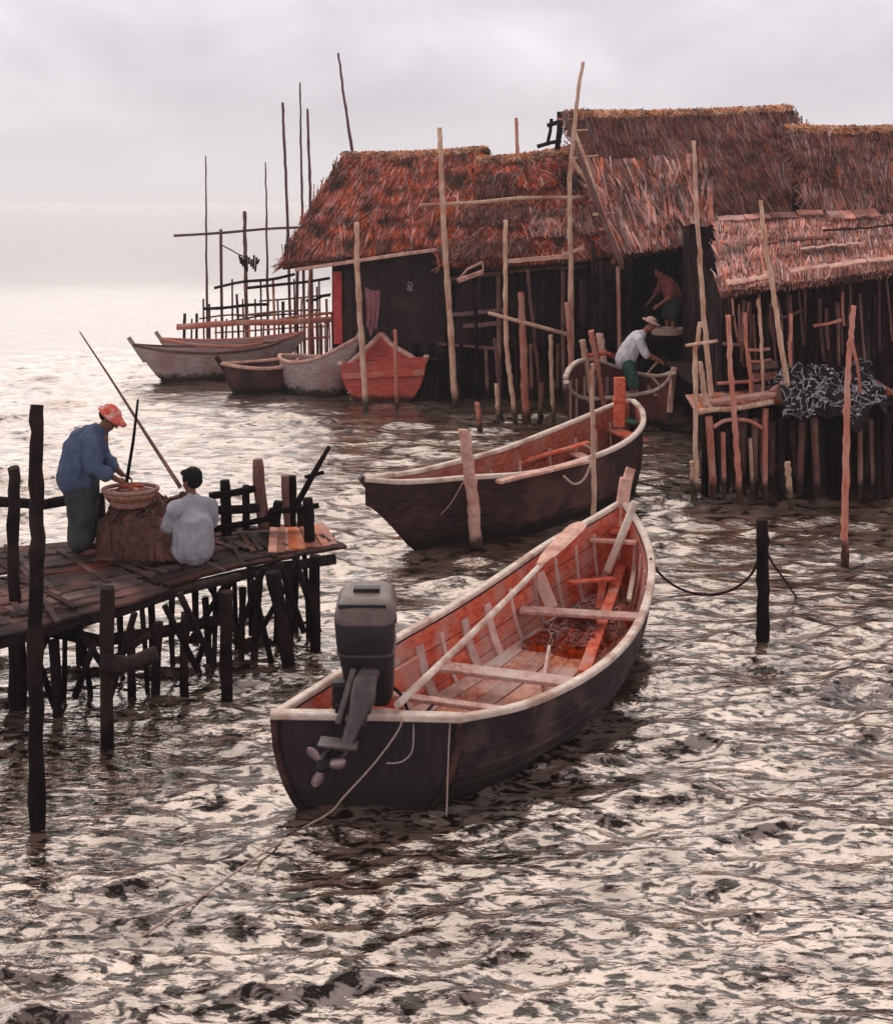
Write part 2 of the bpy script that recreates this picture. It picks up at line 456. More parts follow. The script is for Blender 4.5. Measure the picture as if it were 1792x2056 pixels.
# unseen sky above the view shaped for the water: bright band, then darkened overhead
zr = N.new('ShaderNodeValToRGB'); ze = zr.color_ramp.elements
ze[0].position = 0.16; ze[0].color = (.74, .74, .74, 1); ze[1].position = 0.80; ze[1].color = (.42, .42, .42, 1)
for p_, c_ in ((0.27, 1.0), (0.42, .86)):
    q_ = ze.new(p_); q_.color = (c_, c_, c_, 1)
L.new(sep.outputs['Z'], zr.inputs['Fac'])
mx3 = N.new('ShaderNodeMix'); mx3.data_type = 'RGBA'; mx3.blend_type = 'MULTIPLY'; mx3.inputs[0].default_value = 1.0
cz = N.new('ShaderNodeCombineXYZ')
for q_ in range(3): L.new(zr.outputs[0], cz.inputs[q_])
L.new(mx2.outputs[2], mx3.inputs[6]); L.new(cz.outputs[0], mx3.inputs[7])
L.new(mx3.outputs[2], bg.inputs['Color'])

sl = bpy.data.lights.new('sun', 'SUN'); sl.energy = 1.6; sl.angle = math.radians(75); sl.color = (1.0, 0.93, 0.84)
so = bpy.data.objects.new('sun', sl); COL.objects.link(so)
dvec = Vector((math.sin(SUN_AZ) * math.cos(SUN_EL), math.cos(SUN_AZ) * math.cos(SUN_EL), math.sin(SUN_EL)))
so.rotation_euler = dvec.to_track_quat('Z', 'Y').to_euler()
so.location = (0, 0, 40)

sc.view_settings.view_transform = 'Standard'
sc.view_settings.look = 'None'
sc.view_settings.exposure = 0.6
sc.view_settings.gamma = 1.0


# ------------------------------------------------------------------ water
def build_water():
    ys = [3.6]
    while ys[-1] < 36: ys.append(ys[-1] * 1.0040)
    g_ = 1.0040
    while ys[-1] < 5000:
        g_ = min(1.05, g_ + 0.0006); ys.append(ys[-1] * g_)
    ys = np.array(ys); nr = len(ys); nc = 560
    tt = np.linspace(-1, 1, nc)
    half = 0.55 * ys + 3.0
    X = half[:, None] * tt[None, :]
    Y = np.repeat(ys[:, None], nc, 1)
    spx = (2 * half / nc)[:, None]; spy = np.gradient(ys)[:, None]
    Zz = np.zeros_like(X); DX = np.zeros_like(X); DY = np.zeros_like(X)
    patch = np.zeros_like(X)
    for k in range(7):
        l = RS.uniform(2.0, 7.0); a = RS.uniform(0, 6.28)
        patch += np.sin((X * math.cos(a) + Y * math.sin(a)) * 6.283 / l + RS.uniform(0, 6.28))
    patch = 1.0 + 0.16 * patch
    nw = 72
    for k in range(nw):
        lam = 0.13 * (1.4 / 0.13) ** (k / (nw - 1.0)) * RS.uniform(0.9, 1.1)
        th = math.radians(-90 + RS.normal(8, 24))
        cx, cy = math.cos(th), math.sin(th)
        kk = 6.283 / lam
        A = 0.0096 * lam * (1.0 if lam < .30 else (.30 / lam) ** .45)
        sp = np.abs(spx * cx) + np.abs(spy * cy)
        fade = np.clip((lam / sp - 2.2) / 2.5, 0, 1)
        ph = kk * (X * cx + Y * cy) + RS.uniform(0, 6.28) + 0.6 * np.sin(X * 0.9 + k) * np.sin(Y * 0.7 + 2 * k)
        am = A * fade * patch
        Zz += am * np.cos(ph)
        DX -= 0.75 * am * cx * np.sin(ph); DY -= 0.75 * am * cy * np.sin(ph)
    X = X + DX; Y = Y + DY
    co = np.stack([X, Y, Zz], -1).reshape(-1, 3).astype(np.float32)
    idx = np.arange(nr * nc).reshape(nr, nc)
    q = np.stack([idx[:-1, :-1], idx[:-1, 1:], idx[1:, 1:], idx[1:, :-1]], -1).reshape(-1, 4)
    me = bpy.data.meshes.new('water')
    me.vertices.add(len(co)); me.vertices.foreach_set('co', co.ravel())
    me.loops.add(q.size); me.loops.foreach_set('vertex_index', q.ravel().astype(np.int32))
    me.polygons.add(len(q))
    me.polygons.foreach_set('loop_start', np.arange(0, q.size, 4, dtype=np.int32))
    me.polygons.foreach_set('loop_total', np.full(len(q), 4, dtype=np.int32))
    me.polygons.foreach_set('use_smooth', np.ones(len(q), dtype=bool))
    me.update(); me.validate()
    o = bpy.data.objects.new('water', me); COL.objects.link(o)
    o['kind'] = 'structure'
    o['label'] = 'choppy silty beige water with dark ripples around the boats'
    o['category'] = 'water'
    m, nt, bs = nodes_of('silty_water')
    N, L = nt.nodes, nt.links
    tc = N.new('ShaderNodeTexCoord')
    def noise_(scale, sx, sy, rot, detail, rough=.5, dist=0.0):
        mp = N.new('ShaderNodeMapping'); mp.inputs['Scale'].default_value = (sx, sy, 1); mp.inputs['Rotation'].default_value = (0, 0, math.radians(rot))
        L.new(tc.outputs['Object'], mp.inputs['Vector'])
        nz = N.new('ShaderNodeTexNoise'); nz.inputs['Scale'].default_value = scale; nz.inputs['Detail'].default_value = detail
        nz.inputs['Roughness'].default_value = rough; nz.inputs['Distortion'].default_value = dist
        L.new(mp.outputs[0], nz.inputs['Vector'])
        return nz.outputs['Fac']
    def ramp(fac, stops):
        rp = N.new('ShaderNodeValToRGB'); el = rp.color_ramp.elements
        el[0].position, el[0].color = stops[0][0], (*stops[0][1], 1)
        el[1].position, el[1].color = stops[-1][0], (*stops[-1][1], 1)
        for p_, c_ in stops[1:-1]:
            q_ = el.new(p_); q_.color = (*c_, 1)
        L.new(fac, rp.inputs['Fac'])
        return rp.outputs['Color']
    # drifts of suspended silt; bright crests and dark troughs painted into colour and IOR
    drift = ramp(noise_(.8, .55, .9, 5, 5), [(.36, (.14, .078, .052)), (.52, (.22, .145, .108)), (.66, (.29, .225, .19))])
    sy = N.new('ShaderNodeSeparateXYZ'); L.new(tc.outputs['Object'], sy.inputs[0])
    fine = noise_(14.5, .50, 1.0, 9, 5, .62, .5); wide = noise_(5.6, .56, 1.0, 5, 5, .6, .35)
    off = N.new('ShaderNodeMapRange'); off.inputs[1].default_value = 9.0; off.inputs[2].default_value = 20.0; L.new(sy.outputs['Y'], off.inputs[0])   # painted crests and troughs lengthen offshore
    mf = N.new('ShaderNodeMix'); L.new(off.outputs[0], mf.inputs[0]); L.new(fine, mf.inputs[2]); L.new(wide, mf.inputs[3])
    ofb = N.new('ShaderNodeMapRange'); ofb.inputs[1].default_value = 12.0; ofb.inputs[2].default_value = 26.0; ofb.inputs[4].default_value = 0.045; L.new(sy.outputs['Y'], ofb.inputs[0])   # painted tone turns paler out in the channel
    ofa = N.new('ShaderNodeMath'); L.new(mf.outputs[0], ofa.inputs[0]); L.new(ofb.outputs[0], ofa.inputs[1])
    painted_crest0 = ramp(ofa.outputs[0], [(.44, (0, 0, 0)), (.478, (.45, .45, .45)), (.53, (1, 1, 1))])
    tone_patch = ramp(noise_(1.7, .55, 1.0, 12, 5, .6, .8), [(.36, (.50, .50, .50)), (.60, (1, 1, 1))])  # broad patches where the painted crest tone is less pale
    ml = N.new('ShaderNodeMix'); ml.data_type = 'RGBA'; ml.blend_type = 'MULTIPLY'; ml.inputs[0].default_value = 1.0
    L.new(painted_crest0, ml.inputs[6]); L.new(tone_patch, ml.inputs[7]); painted_crest = ml.outputs[2]
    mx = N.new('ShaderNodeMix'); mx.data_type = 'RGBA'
    L.new(painted_crest, mx.inputs[0]); mx.inputs[6].default_value = (.013, .008, .006, 1); L.new(drift, mx.inputs[7])
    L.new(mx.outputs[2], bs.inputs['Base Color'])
    io = N.new('ShaderNodeMapRange'); io.inputs[3].default_value = 1.4; io.inputs[4].default_value = 3.6; L.new(painted_crest, io.inputs[0])
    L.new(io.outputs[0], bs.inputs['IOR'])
    ro = N.new('ShaderNodeMapRange'); ro.inputs[1].default_value = 20; ro.inputs[2].default_value = 50; ro.inputs[3].default_value = 0.10; ro.inputs[4].default_value = 0.13
    L.new(sy.outputs['Y'], ro.inputs[0]); L.new(ro.outputs[0], bs.inputs['Roughness'])   # wind ruffled offshore
    bs.inputs['Specular Tint'].default_value = (1.0, 0.87, 0.79, 1)
    bp = N.new('ShaderNodeBump')
    cm = N.new('ShaderNodeMapRange'); cm.inputs[1].default_value = 26; cm.inputs[2].default_value = 70
    cm.inputs[3].default_value = 0.55; cm.inputs[4].default_value = 0.0; L.new(sy.outputs['Y'], cm.inputs[0])   # calmer offshore
    L.new(cm.outputs[0], bp.inputs['Strength']); bp.inputs['Distance'].default_value = 0.05
    L.new(noise_(10, .45, 1, 8, 4), bp.inputs['Height']); L.new(bp.outputs['Normal'], bs.inputs['Normal'])
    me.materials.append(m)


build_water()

# ------------------------------------------------------------------ boats
def section(L_, R_, keel, t, shrink=0.0, raise_=0.0, pw=0.62):
    """point across a hull station: t 0 = left rim, 1 = right rim"""
    a = math.pi * t
    c = math.cos(a); s_ = math.sin(a)
    hw = (L_ - R_) / 2
    wl = hw.length
    k = max(0.0, 1 - shrink / max(wl, 1e-4)) if shrink else 1.0
    ctr = (L_ + R_) / 2
    rim = lerp(L_.z, R_.z, t)
    h = math.copysign(abs(c) ** pw, c)
    # flare: narrower towards the bottom
    h *= 1 - 0.16 * (s_ ** 1.2)
    x = ctr.x + hw.x * h * k; y = ctr.y + hw.y * h * k
    bottom = keel + raise_
    z = rim - (rim - bottom) * (s_ ** 0.8)
    return Vector((x, y, z))


class Boat:
    def __init__(s, rimL, rimR, keel0, n=30, transom=True, bow_rise=0.55, stern_rise=0.0, k=17, pw=0.62):
        s.L = catmull(rimL, n); s.R = catmull(rimR, n); s.n = n; s.k = k; s.tr = transom; s.pw = pw
        s.keel = []
        for i in range(n):
            u = i / (n - 1)
            rim = (s.L[i].z + s.R[i].z) / 2
            z = keel0 + (rim - keel0) * bow_rise * sstep(0.72, 1.0, u) ** 1.5
            if stern_rise: z = z + (rim - keel0) * stern_rise * sstep(0.28, 0.0, u) ** 1.5
            s.keel.append(z)

    def at(s, u, t, shrink=0.03, up=0.03):
        x = u * (s.n - 1); i = min(int(x), s.n - 2); f = x - i
        a = section(s.L[i], s.R[i], s.keel[i], t, shrink, up, s.pw)
        b = section(s.L[i + 1], s.R[i + 1], s.keel[i + 1], t, shrink, up, s.pw)
        return lerp(a, b, f)

    def hull(s, mb, th=0.035):
        rows_o = []; rows_i = []
        for i in range(s.n):
            rows_o.append([section(s.L[i], s.R[i], s.keel[i], j / (s.k - 1), 0, 0, s.pw) for j in range(s.k)])
            rows_i.append([section(s.L[i], s.R[i], s.keel[i], j / (s.k - 1), th, th, s.pw) for j in range(s.k)])
        mb.grid(rows_o); mb.grid(rows_i, flip=True)
        for side in (0, s.k - 1):
            mb.grid([[rows_o[i][side], rows_i[i][side]] for i in range(s.n)], smooth=False)
        for i in (0, s.n - 1):
            mb.grid([rows_o[i], rows_i[i]], smooth=False)

    def transom(s, th=0.05, i=0, drop=0.0):
        mb = MB()
        row = [section(s.L[i], s.R[i], s.keel[i], j / (s.k - 1), 0.0, 0.0, s.pw) for j in range(s.k)]
        d = ((s.L[1] + s.R[1]) / 2 - (s.L[0] + s.R[0]) / 2); d.z = 0; d.normalize()
        back = [p - d * 0.012 for p in row]; front = [p + d * th for p in row]
        o = len(row)
        vs = back + front
        fs = [tuple(range(o)), tuple(range(2 * o - 1, o - 1, -1))]
        for j in range(o):
            k2 = (j + 1) % o
            fs.append((j, k2, o + k2, o + j))
        mb.add(vs, fs)
        return mb

    def halfwidth(s, u, z):
        """t values left and right where the inner skin is at height z"""
        lo, hi = 0.0, 0.5
        for _ in range(22):
            m_ = (lo + hi) / 2
            if s.at(u, m_).z > z: lo = m_
            else: hi = m_
        return s.at(u, lo)

    def span(s, u, z):
        """the two points of the inner skin at height z"""
        a = s.halfwidth(u, z)
        lo, hi = 0.5, 1.0
        for _ in range(22):
            m_ = (lo + hi) / 2
            if s.at(u, m_).z > z: hi = m_
            else: lo = m_
        b = s.at(u, hi)
        a = lerp(a, b, .035); b = lerp(b, a, .035)
        a.z = z; b.z = z
        return a, b

    def floor(s, mb, z, u0, u1, nplank, across=False, th=0.025, gap=0.012, steps=10):
        if across:
            for k in range(nplank):
                ua = u0 + (u1 - u0) * k / nplank; ub = u0 + (u1 - u0) * (k + 1) / nplank
                um = (ua + ub) / 2
                a, b = s.span(um, z)
                wd = (s.at(ub, 0.5) - s.at(ua, 0.5)); wd.z = 0
                mb.bar(a, b, wd.length - gap, th)
        else:
            for k in range(nplank):
                rows_a = []; rows_b = []
                for q in range(steps + 1):
                    u = u0 + (u1 - u0) * q / steps
                    a, b = s.span(u, z)
                    wdt = (b - a).length
                    g = gap / max(wdt, 0.05) / 2
                    rows_a.append(lerp(a, b, k / nplank + g)); rows_b.append(lerp(a, b, (k + 1) / nplank - g))
                dz = Vector((0, 0, th)); jz = Vector((0, 0, random.uniform(-0.006, 0.006)))
                o = len(mb.v)
                vs = []
                for a, b in zip(rows_a, rows_b):
                    vs += [a + jz, b + jz, b + jz - dz, a + jz - dz]
                fs = [(0, 1, 2, 3)]
                for q in range(steps):
                    for i in range(4):
                        j = (i + 1) % 4
                        fs.append((q * 4 + i, q * 4 + 4 + i, q * 4 + 4 + j, q * 4 + j))
                fs.append(tuple(steps * 4 + i for i in (3, 2, 1, 0)))
                mb.add(vs, fs)

    def ribmesh(s, u, t0, t1, w=0.035, h=0.045, n=12):
        mb = MB()
        pts = [s.at(u, lerp(t0, t1, q / n), 0.05, 0.05) for q in range(n + 1)]
        d = s.at(min(1, u + 0.02), 0.5) - s.at(max(0, u - 0.02), 0.5); d.z = 0
        mb.sweep(pts, w, h, up=d.normalized())
        return mb

    def rails(s, name, matl, root, w=0.07, h=0.045, u0=0, u1=None, lift=0.015):
        for rim in (s.L, s.R):
            mb = MB()
            mb.sweep([p + Vector((0, 0, lift)) for p in rim[u0:u1]], w, h)
            mb.build(name, matl, root)


def dedupe(o):
    return o


def seams(Bt, root, ts, u0, u1, matl, r_=.014):
    for t in ts:
        mb = MB(); pts = []
        for q in range(25):
            u = lerp(u0, u1, q / 24); x = u * (Bt.n - 1); i = min(int(x), Bt.n - 2); f = x - i
            pts.append(lerp(section(Bt.L[i], Bt.R[i], Bt.keel[i], t, -.004, 0, Bt.pw), section(Bt.L[i + 1], Bt.R[i + 1], Bt.keel[i + 1], t, -.004, 0, Bt.pw), f))
        mb.sweep(pts, .018, r_ * 2); mb.build('plank_lap', matl, root)


# ---- the motorboat in front
rl = [Zp(550, 1440, .64), Zp(680, 1358, .66), Zp(800, 1283, .68), Zp(900, 1226, .71), Zp(1000, 1162, .76), Zp(1100, 1094, .84), Zp(1185, 1047, .92), Zp(1244, 1012, 1.06)]
rr = [Zp(922, 1447, .62), Zp(1062, 1416, .60), Zp(1190, 1352, .60), Zp(1266, 1280, .62), Zp(1301, 1200, .66), Zp(1306, 1125, .74), Zp(1284, 1060, .88), Zp(1252, 1014, 1.06)]
rt = thing('motorboat', (0.3, 11.5, 0), 'dark open wooden motorboat with orange inside and cream rim, nearest and largest of the boats', 'boat', 'wooden boats by the huts')
B1 = Boat(rl, rr, -0.16, n=40, bow_rise=0.5, pw=.46)
mb = MB(); B1.hull(mb); mb.build('hull', M['hull_dark'], rt)
# planked inside skin
mb = MB()
for r in range(8):
    for sgn in (0, 1):
        t0 = 0.002 + r * 0.060; t1 = t0 + 0.057
        if sgn: t0, t1 = 1 - t1, 1 - t0
        rows = []
        for i in range(1, 39):
            u = i / 39.0
            rows.append([B1.at(u, lerp(t0, t1, q / 2), 0.045, 0.045) for q in range(3)])
        mb.grid(rows, flip=True)
mb.build('inner_planking', M['inner_orange'], rt)
B1.transom().build('transom', M['transom'], rt)
seams(B1, rt, (.80, .86, .925), .02, .97, M['hull_dark'])
for s_ in (0, 1):
    mb = MB(); mb.sweep([section(B1.L[0], B1.R[0], B1.keel[0], (q / 16 if s_ else 1 - q / 16) , 0, 0, .46) + Vector((0, -.03, 0)) for q in range(0, 6)], .05, .05, up=(0, 1, 0)); mb.build('corner_strip', M['hull_brown'], rt)
mb = MB(); mb.sweep([B1.L[0] + Vector((-.02, -.02, .03)), lerp(B1.L[0], B1.R[0], .5) + Vector((0, -.02, .035)), B1.R[0] + Vector((.02, -.02, .03))], 0.11, 0.05)
mb.build('transom_cap', M['cream'], rt)
B1.rails('gunwale', M['cream'], rt, 0.075, 0.05)
mb = MB(); B1.floor(mb, 0.16, 0.03, 0.90, 7, steps=16); mb.build('floorboards', M['board'], rt)
mb = MB(); B1.floor(mb, 0.30, 0.03, 0.20, 3, steps=6, th=0.035); mb.build('stern_deck', M['board'], rt)
for u, z, wd, mm in ((0.345, 0.36, 0.20, 'board'), (0.225, 0.345, 0.10, 'board'), (0.60, 0.40, 0.18, 'board'), (0.835, 0.74, 0.10, 'cream_red')):
    a, b = B1.span(u, z)
    mb = MB(); mb.bar(a, b, wd, 0.035); mb.build('thwart', M[mm], rt)
for k in range(13):
    u = 0.06 + k * 0.066
    B1.ribmesh(u, 0.03, 0.40, .03, (.13 if 1 < k < 8 and k != 5 else .05)).build('rib', M['rib'], rt)
    B1.ribmesh(u, 0.60, 0.97).build('rib', M['rib'], rt)
# stem post and breast hook
bow = lerp(B1.L[-1], B1.R[-1], .5)
mb = MB(); mb.bar(bow + Vector((-.10, .02, -.75)), D(1256, 960, bow.y + .06), .13, .13, up=(0, 1, 0), n=4, jit=.004)
mb.bar(D(1252, 985, bow.y + .04), D(1266, 940, bow.y + .10), .10, .10, up=(0, 1, 0))
mb.build('stem_post', M['cream_red'], rt)
mb = MB(); mb.bar(B1.at(.93, .06) + Vector((0, 0, -.03)), B1.at(.93, .94) + Vector((0, 0, -.03)), .16, .05); mb.build('breast_hook', M['inner_orange'], rt)
mb = MB(); mb.bar(Zp(1172, 1350, .22), Zp(1253, 1122, .42), .11, .03, n=5, jit=.004); mb.build('side_plank', M['inner_orange'], rt)
mb = MB(); mb.bar(Zp(1102, 1310, .24), Zp(1090, 1380, .24), .03, .14); mb.build('locker_side', M['rib'], rt)
# stern corner panel inside left
mb = MB(); mb.bar(B1.at(.09, .09) + Vector((.04, 0, -.02)), B1.at(.30, .09) + Vector((.05, 0, -.04)), .04, .34, n=4, jit=.004)
mb.build('side_panel', M['inner_orange'], rt)

# painter's gear in the bow: net heap, box, bottle-like float
o_ = Zp(1150, 1200, .3)
mb = MB()
rows = []
axis = (bow - lerp(B1.L[0], B1.R[0], .5)); axis.z = 0; axis.normalize(); sidev = Vector((axis.y, -axis.x, 0))
for i in range(36):
    row = []
    for j in range(26):
        a = (i / 35 - .5) * 2; b = (j / 25 - .5) * 2
        r2 = min(1, max(abs(a) ** 3.0, abs(b) ** 2.6))
        p = B1.at(0.62, .5) + axis * (a * 0.70) + sidev * (b * 0.36)
        h = 0.17 * (1 - r2) ** 0.6 * (0.75 + .6 * noise.noise(Vector((a * 2.3, b * 2.1, 1)))) + .05 * noise.noise(Vector((a * 7, b * 7, 3)))
        p.z = 0.15 + max(0, h)
        row.append(p)
    rows.append(row)
mb.grid(rows)
for k in range(210):
    a = random.uniform(-.85, .85); b = random.uniform(-.85, .85)
    i = int((a / 2 + .5) * 35); j = int((b / 2 + .5) * 25)
    c = rows[i][j] + Vector((0, 0, .012))
    rad = random.uniform(.05, .15); ph = random.uniform(0, 6.28); ln = random.uniform(2, 5.5)
    pts = []
    for q in range(9):
        an = ph + ln * q / 8
        p = c + Vector((math.cos(an) * rad, math.sin(an) * rad * .8, 0))
        aa = (p - B1.at(.62, .5)).dot(axis) / .70; bb = (p - B1.at(.62, .5)).dot(sidev) / .36
        ii = min(35, max(0, int((aa / 2 + .5) * 35))); jj = min(25, max(0, int((bb / 2 + .5) * 25)))
        p.z = rows[ii][jj].z + .02 + random.uniform(-.01, .02)
        pts.append(p)
    mb.tube(pts, random.uniform(.004, .010), 5)
tag(mb.build('fishing_net', M['net_red'], None), 'tangled heap of dark red net and rope in the bow half of the near motorboat', 'fishing net')

mb = MB(); mb.bar(Zp(1080, 1152, .62), Zp(1108, 1222, .34), .13, .02, up=(-.3, -1, .3)); 
tag(mb.build('loose_board', M['rib'], None), 'short pale grey board lying on the red net near the left rim of the motorboat', 'board')
for (u0, v0, z0, u1, v1, z1, wd, lab) in (
        (1215, 1142, .36, 1200, 1232, .24, .08, 'short reddish board leaning in the bow of the motorboat, left of the narrow cream stick'),
        (1276, 1128, .50, 1262, 1205, .32, .05, 'narrow cream stick leaning on the right inner side of the near motorboat'),
        (1140, 1170, .52, 1232, 1162, .44, .10, 'orange board lying crosswise on the net under the bow thwart')):
    mb = MB(); mb.bar(Zp(u0, v0, z0), Zp(u1, v1, z1), wd, .03)
    tag(mb.build('loose_board', M['inner_orange' if wd != .05 else 'cream'], None), lab, 'board')

# ---- oar and pole in the front boat
t = thing('oar', Zp(800, 1415, .72), 'long pale oar with a broad blade lying along the left rim of the motorboat', 'oar')
pa = Zp(797, 1416, .73); pb = Zp(1165, 1050, 1.0)
mb = MB(); pts = [lerp(pa, pb, q / 10) + Vector((0, 0, -.03 * math.sin(math.pi * q / 10))) for q in range(9)]
mb.tube(pts, [.030 - .004 * q / 8 for q in range(9)], 10); mb.build('shaft', M['cream'], t)
q0 = lerp(pa, pb, .70); dd = (pb - q0)
sd = dd.cross(Vector((0, 0, 1))).normalized(); nrm = sd.cross(dd).normalized()
rows = []
prof = [(0, .03), (.08, .045), (.2, .075), (.4, .092), (.6, .098), (.8, .10), (.93, .095), (.985, .07), (1.0, .04)]
vs = []; fs = []
for (s_, hw) in prof:
    c = q0 + dd * s_
    for (x, y) in ((-1, 0), (-.5, .014), (.5, .014), (1, 0), (.5, -.014), (-.5, -.014)):
        vs.append(c + sd * (x * hw) + nrm * y)
m_ = len(prof)
fs.append(tuple(range(5, -1, -1)))
for k in range(m_ - 1):
    for i in range(6):
        j = (i + 1) % 6
        fs.append((k * 6 + i, k * 6 + j, k * 6 + 6 + j, k * 6 + 6 + i))
fs.append(tuple((m_ - 1) * 6 + i for i in range(6)))
mb = MB(); mb.add(vs, fs); mb.build('blade', M['cream_red'], t)
mb = MB(); mb.tube([Zp(1217, 1150, .47), Zp(1246, 1080, .80), D(1274, 1008, 13.72)], [.045, .045, .042], 9, rough=.05)
tag(mb.build('steering_pole', M['cream'], None), 'short thick cream pole leaning on the bow thwart of the near motorboat', 'pole')

# ---- outboard motor
mc = D(727, 1420, 9.42)
t = thing('outboard_motor', (mc.x, mc.y, mc.z), 'large dark outboard motor with grey lid hanging on the transom of the near boat', 'outboard motor')
def rrect(w_, d_, n=28, e=5.0):
    out = []
    for i in range(n):
        a = 2 * math.pi * i / n
        c, s_ = math.cos(a), math.sin(a)
        out.append((math.copysign(abs(c) ** (2 / e), c) * w_ / 2, math.copysign(abs(s_) ** (2 / e), s_) * d_ / 2))
    return out
def loft(mb, secs, n=28, e=5.0):
    vs = []; fs = []
    for (c, w_, d_, tilt) in secs:
        for (x, y) in rrect(w_, d_, n, e):
            vs.append(Vector(c) + Vector((x, y, y * tilt)))
    for k in range(len(secs) - 1):
        for i in range(n):
            j = (i + 1) % n
            fs.append((k * n + i, k * n + j, k * n + n + j, k * n + n + i))
    mb.add(vs, fs, True)
    mb.add(vs[:n], [tuple(range(n - 1, -1, -1))]); mb.add(vs[-n:], [tuple(range(n))])
cx, cy = -.615, 9.66
mb = MB(); loft(mb, [((cx + .05, cy - .02, .68), .27, .30, 0), ((cx + .045, cy, .74), .33, .36, 0), ((cx + .02, cy, .92), .39, .44, .0), ((cx, cy, 1.15), .44, .50, .05), ((cx - .005, cy, 1.30), .455, .53, .08), ((cx - .005, cy + .01, 1.335), .45, .525, .10)])
mb.build('cowling', M['motor'], t)
mb = MB(); loft(mb, [((cx, cy + .01, 1.338), .462, .535, .10), ((cx, cy + .012, 1.37), .468, .54, .10), ((cx, cy + .03, 1.43), .44, .50, .11), ((cx, cy + .05, 1.475), .36, .38, .12), ((cx, cy + .06, 1.485), .28, .30, .12)])
lid = mb.build('lid', M['motor_lid'], t)
mb = MB(); loft(mb, [((cx + .006, cy, 1.085), .448, .50, .045), ((cx + .006, cy, 1.10), .448, .505, .045)]); mb.build('cowl_seam', M['motor_leg'], t)
mb = MB(); mb.tube(catmull([(cx + .16, cy + .10, .74), (cx + .26, cy + .20, .62), (cx + .36, cy + .34, .36), (cx + .50, cy + .7, .34)], 14), .014, 7); mb.build('fuel_hose', M['rope_dark'], t)
mb = MB(); mb.tube([(cx + .03, cy + .22, .82), (cx + .02, cy + .50, .90), (cx + .01, cy + .78, .94)], [.022, .020, .026], 8); mb.build('tiller', M['motor'], t)
for q_ in (-1, 1):
    mb = MB(); mb.box((cx + q_ * .226, cy - .05, 1.30), .02, .09, .05); mb.build('cowl_catch', M['motor_leg'], t)
mb = MB(); mb.bar((cx - .10, cy + .06, 1.495), (cx + .10, cy + .06, 1.495), .09, .025); mb.build('grip', M['motor'], lid)
mb = MB(); mb.bar((cx - .20, cy - .16, 1.432), (cx + .16, cy - .16, 1.432), .045, .03); mb.build('latch_band', M['motor'], lid)
mb = MB()
loft(mb, [((cx + .03, cy - .25, 1.0), .10, .06, 0), ((cx + .01, cy - .30, .94), .17, .13, 0), ((cx, cy - .36, .84), .19, .16, 0), ((cx - .03, cy - .44, .74), .14, .15, 0), ((cx - .09, cy - .54, .60), .10, .13, 0), ((cx - .14, cy - .60, .52), .09, .13, 0)], e=2.6)
mb.build('shaft_housing', M['motor_leg'], t)
for dx_ in (-.07, .09):
    mb = MB(); mb.bar((cx + dx_, cy - .24, .98), (cx - .10 + dx_, cy - .46, .66), .045, .07); mb.bar((cx + dx_ - .02, cy - .12, .76), (cx - .06 + dx_, cy - .40, .74), .05, .06)
    mb.build('tilt_arm', M['motor_leg'], t)
mb = MB(); mb.box((cx - .16, 9.50, .74), .16, .13, .26); mb.box((cx - .16, 9.36, .60), .10, .05, .30); mb.tube([(cx - .16, 9.56, .70), (cx - .16, 9.68, .70)], .018, 8); mb.tube([(cx - .21, 9.69, .70), (cx - .11, 9.69, .70)], .012, 8)
mb.build('clamp', M['motor'], t)
hub = Vector((cx - .245, 9.02, .47))
mb = MB(); loft(mb, [((cx - .12, cy - .58, .55), .08, .12, 0), ((cx - .17, cy - .60, .52), .10, .16, 0)], e=2.4)
mb.tube([hub + Vector((.12, .22, .03)), hub + Vector((.06, .12, .02)), hub + Vector((0, .02, 0)), hub + Vector((-.03, -.06, -.01)), hub + Vector((-.045, -.10, -.015))], [.035, .062, .06, .045, .015], 12)
mb.bar(hub + Vector((.06, .12, -.02)), hub + Vector((.05, .12, -.17)), .02, .12, up=(0, 1, 0))
mb.build('gearcase', M['motor'], t)
mb = MB(); mb.bar((cx - .30, cy - .60, .60), (cx - .02, cy - .62, .58), .16, .015); mb.build('cavitation_plate', M['motor_leg'], t)
for k in range(3):
    a = math.radians(130 + 120 * k)
    rad_ = Vector((math.cos(a), 0, math.sin(a))); tan_ = Vector((-math.sin(a), .45, math.cos(a))).normalized()
    vs = []; fs = []
    pr = [(.03, .016), (.06, .030), (.09, .042), (.12, .046), (.145, .038), (.16, .022), (.166, .008)]
    nrm = rad_.cross(tan_).normalized()
    for (r_, hw) in pr:
        for x_, y_ in ((-hw, 0), (0, .003), (hw, 0), (0, -.003)):
            vs.append(hub + Vector((-.02, -.04, -.005)) + rad_ * r_ + tan_ * x_ + nrm * y_)
    fs.append((3, 2, 1, 0))
    for q in range(len(pr) - 1):
        for i in range(4):
            j = (i + 1) % 4
            fs.append((q * 4 + i, q * 4 + j, q * 4 + 4 + j, q * 4 + 4 + i))
    fs.append(tuple((len(pr) - 1) * 4 + i for i in range(4)))
    mb = MB(); mb.add(vs, fs, True); mb.build('propeller_blade', M['prop'], t)

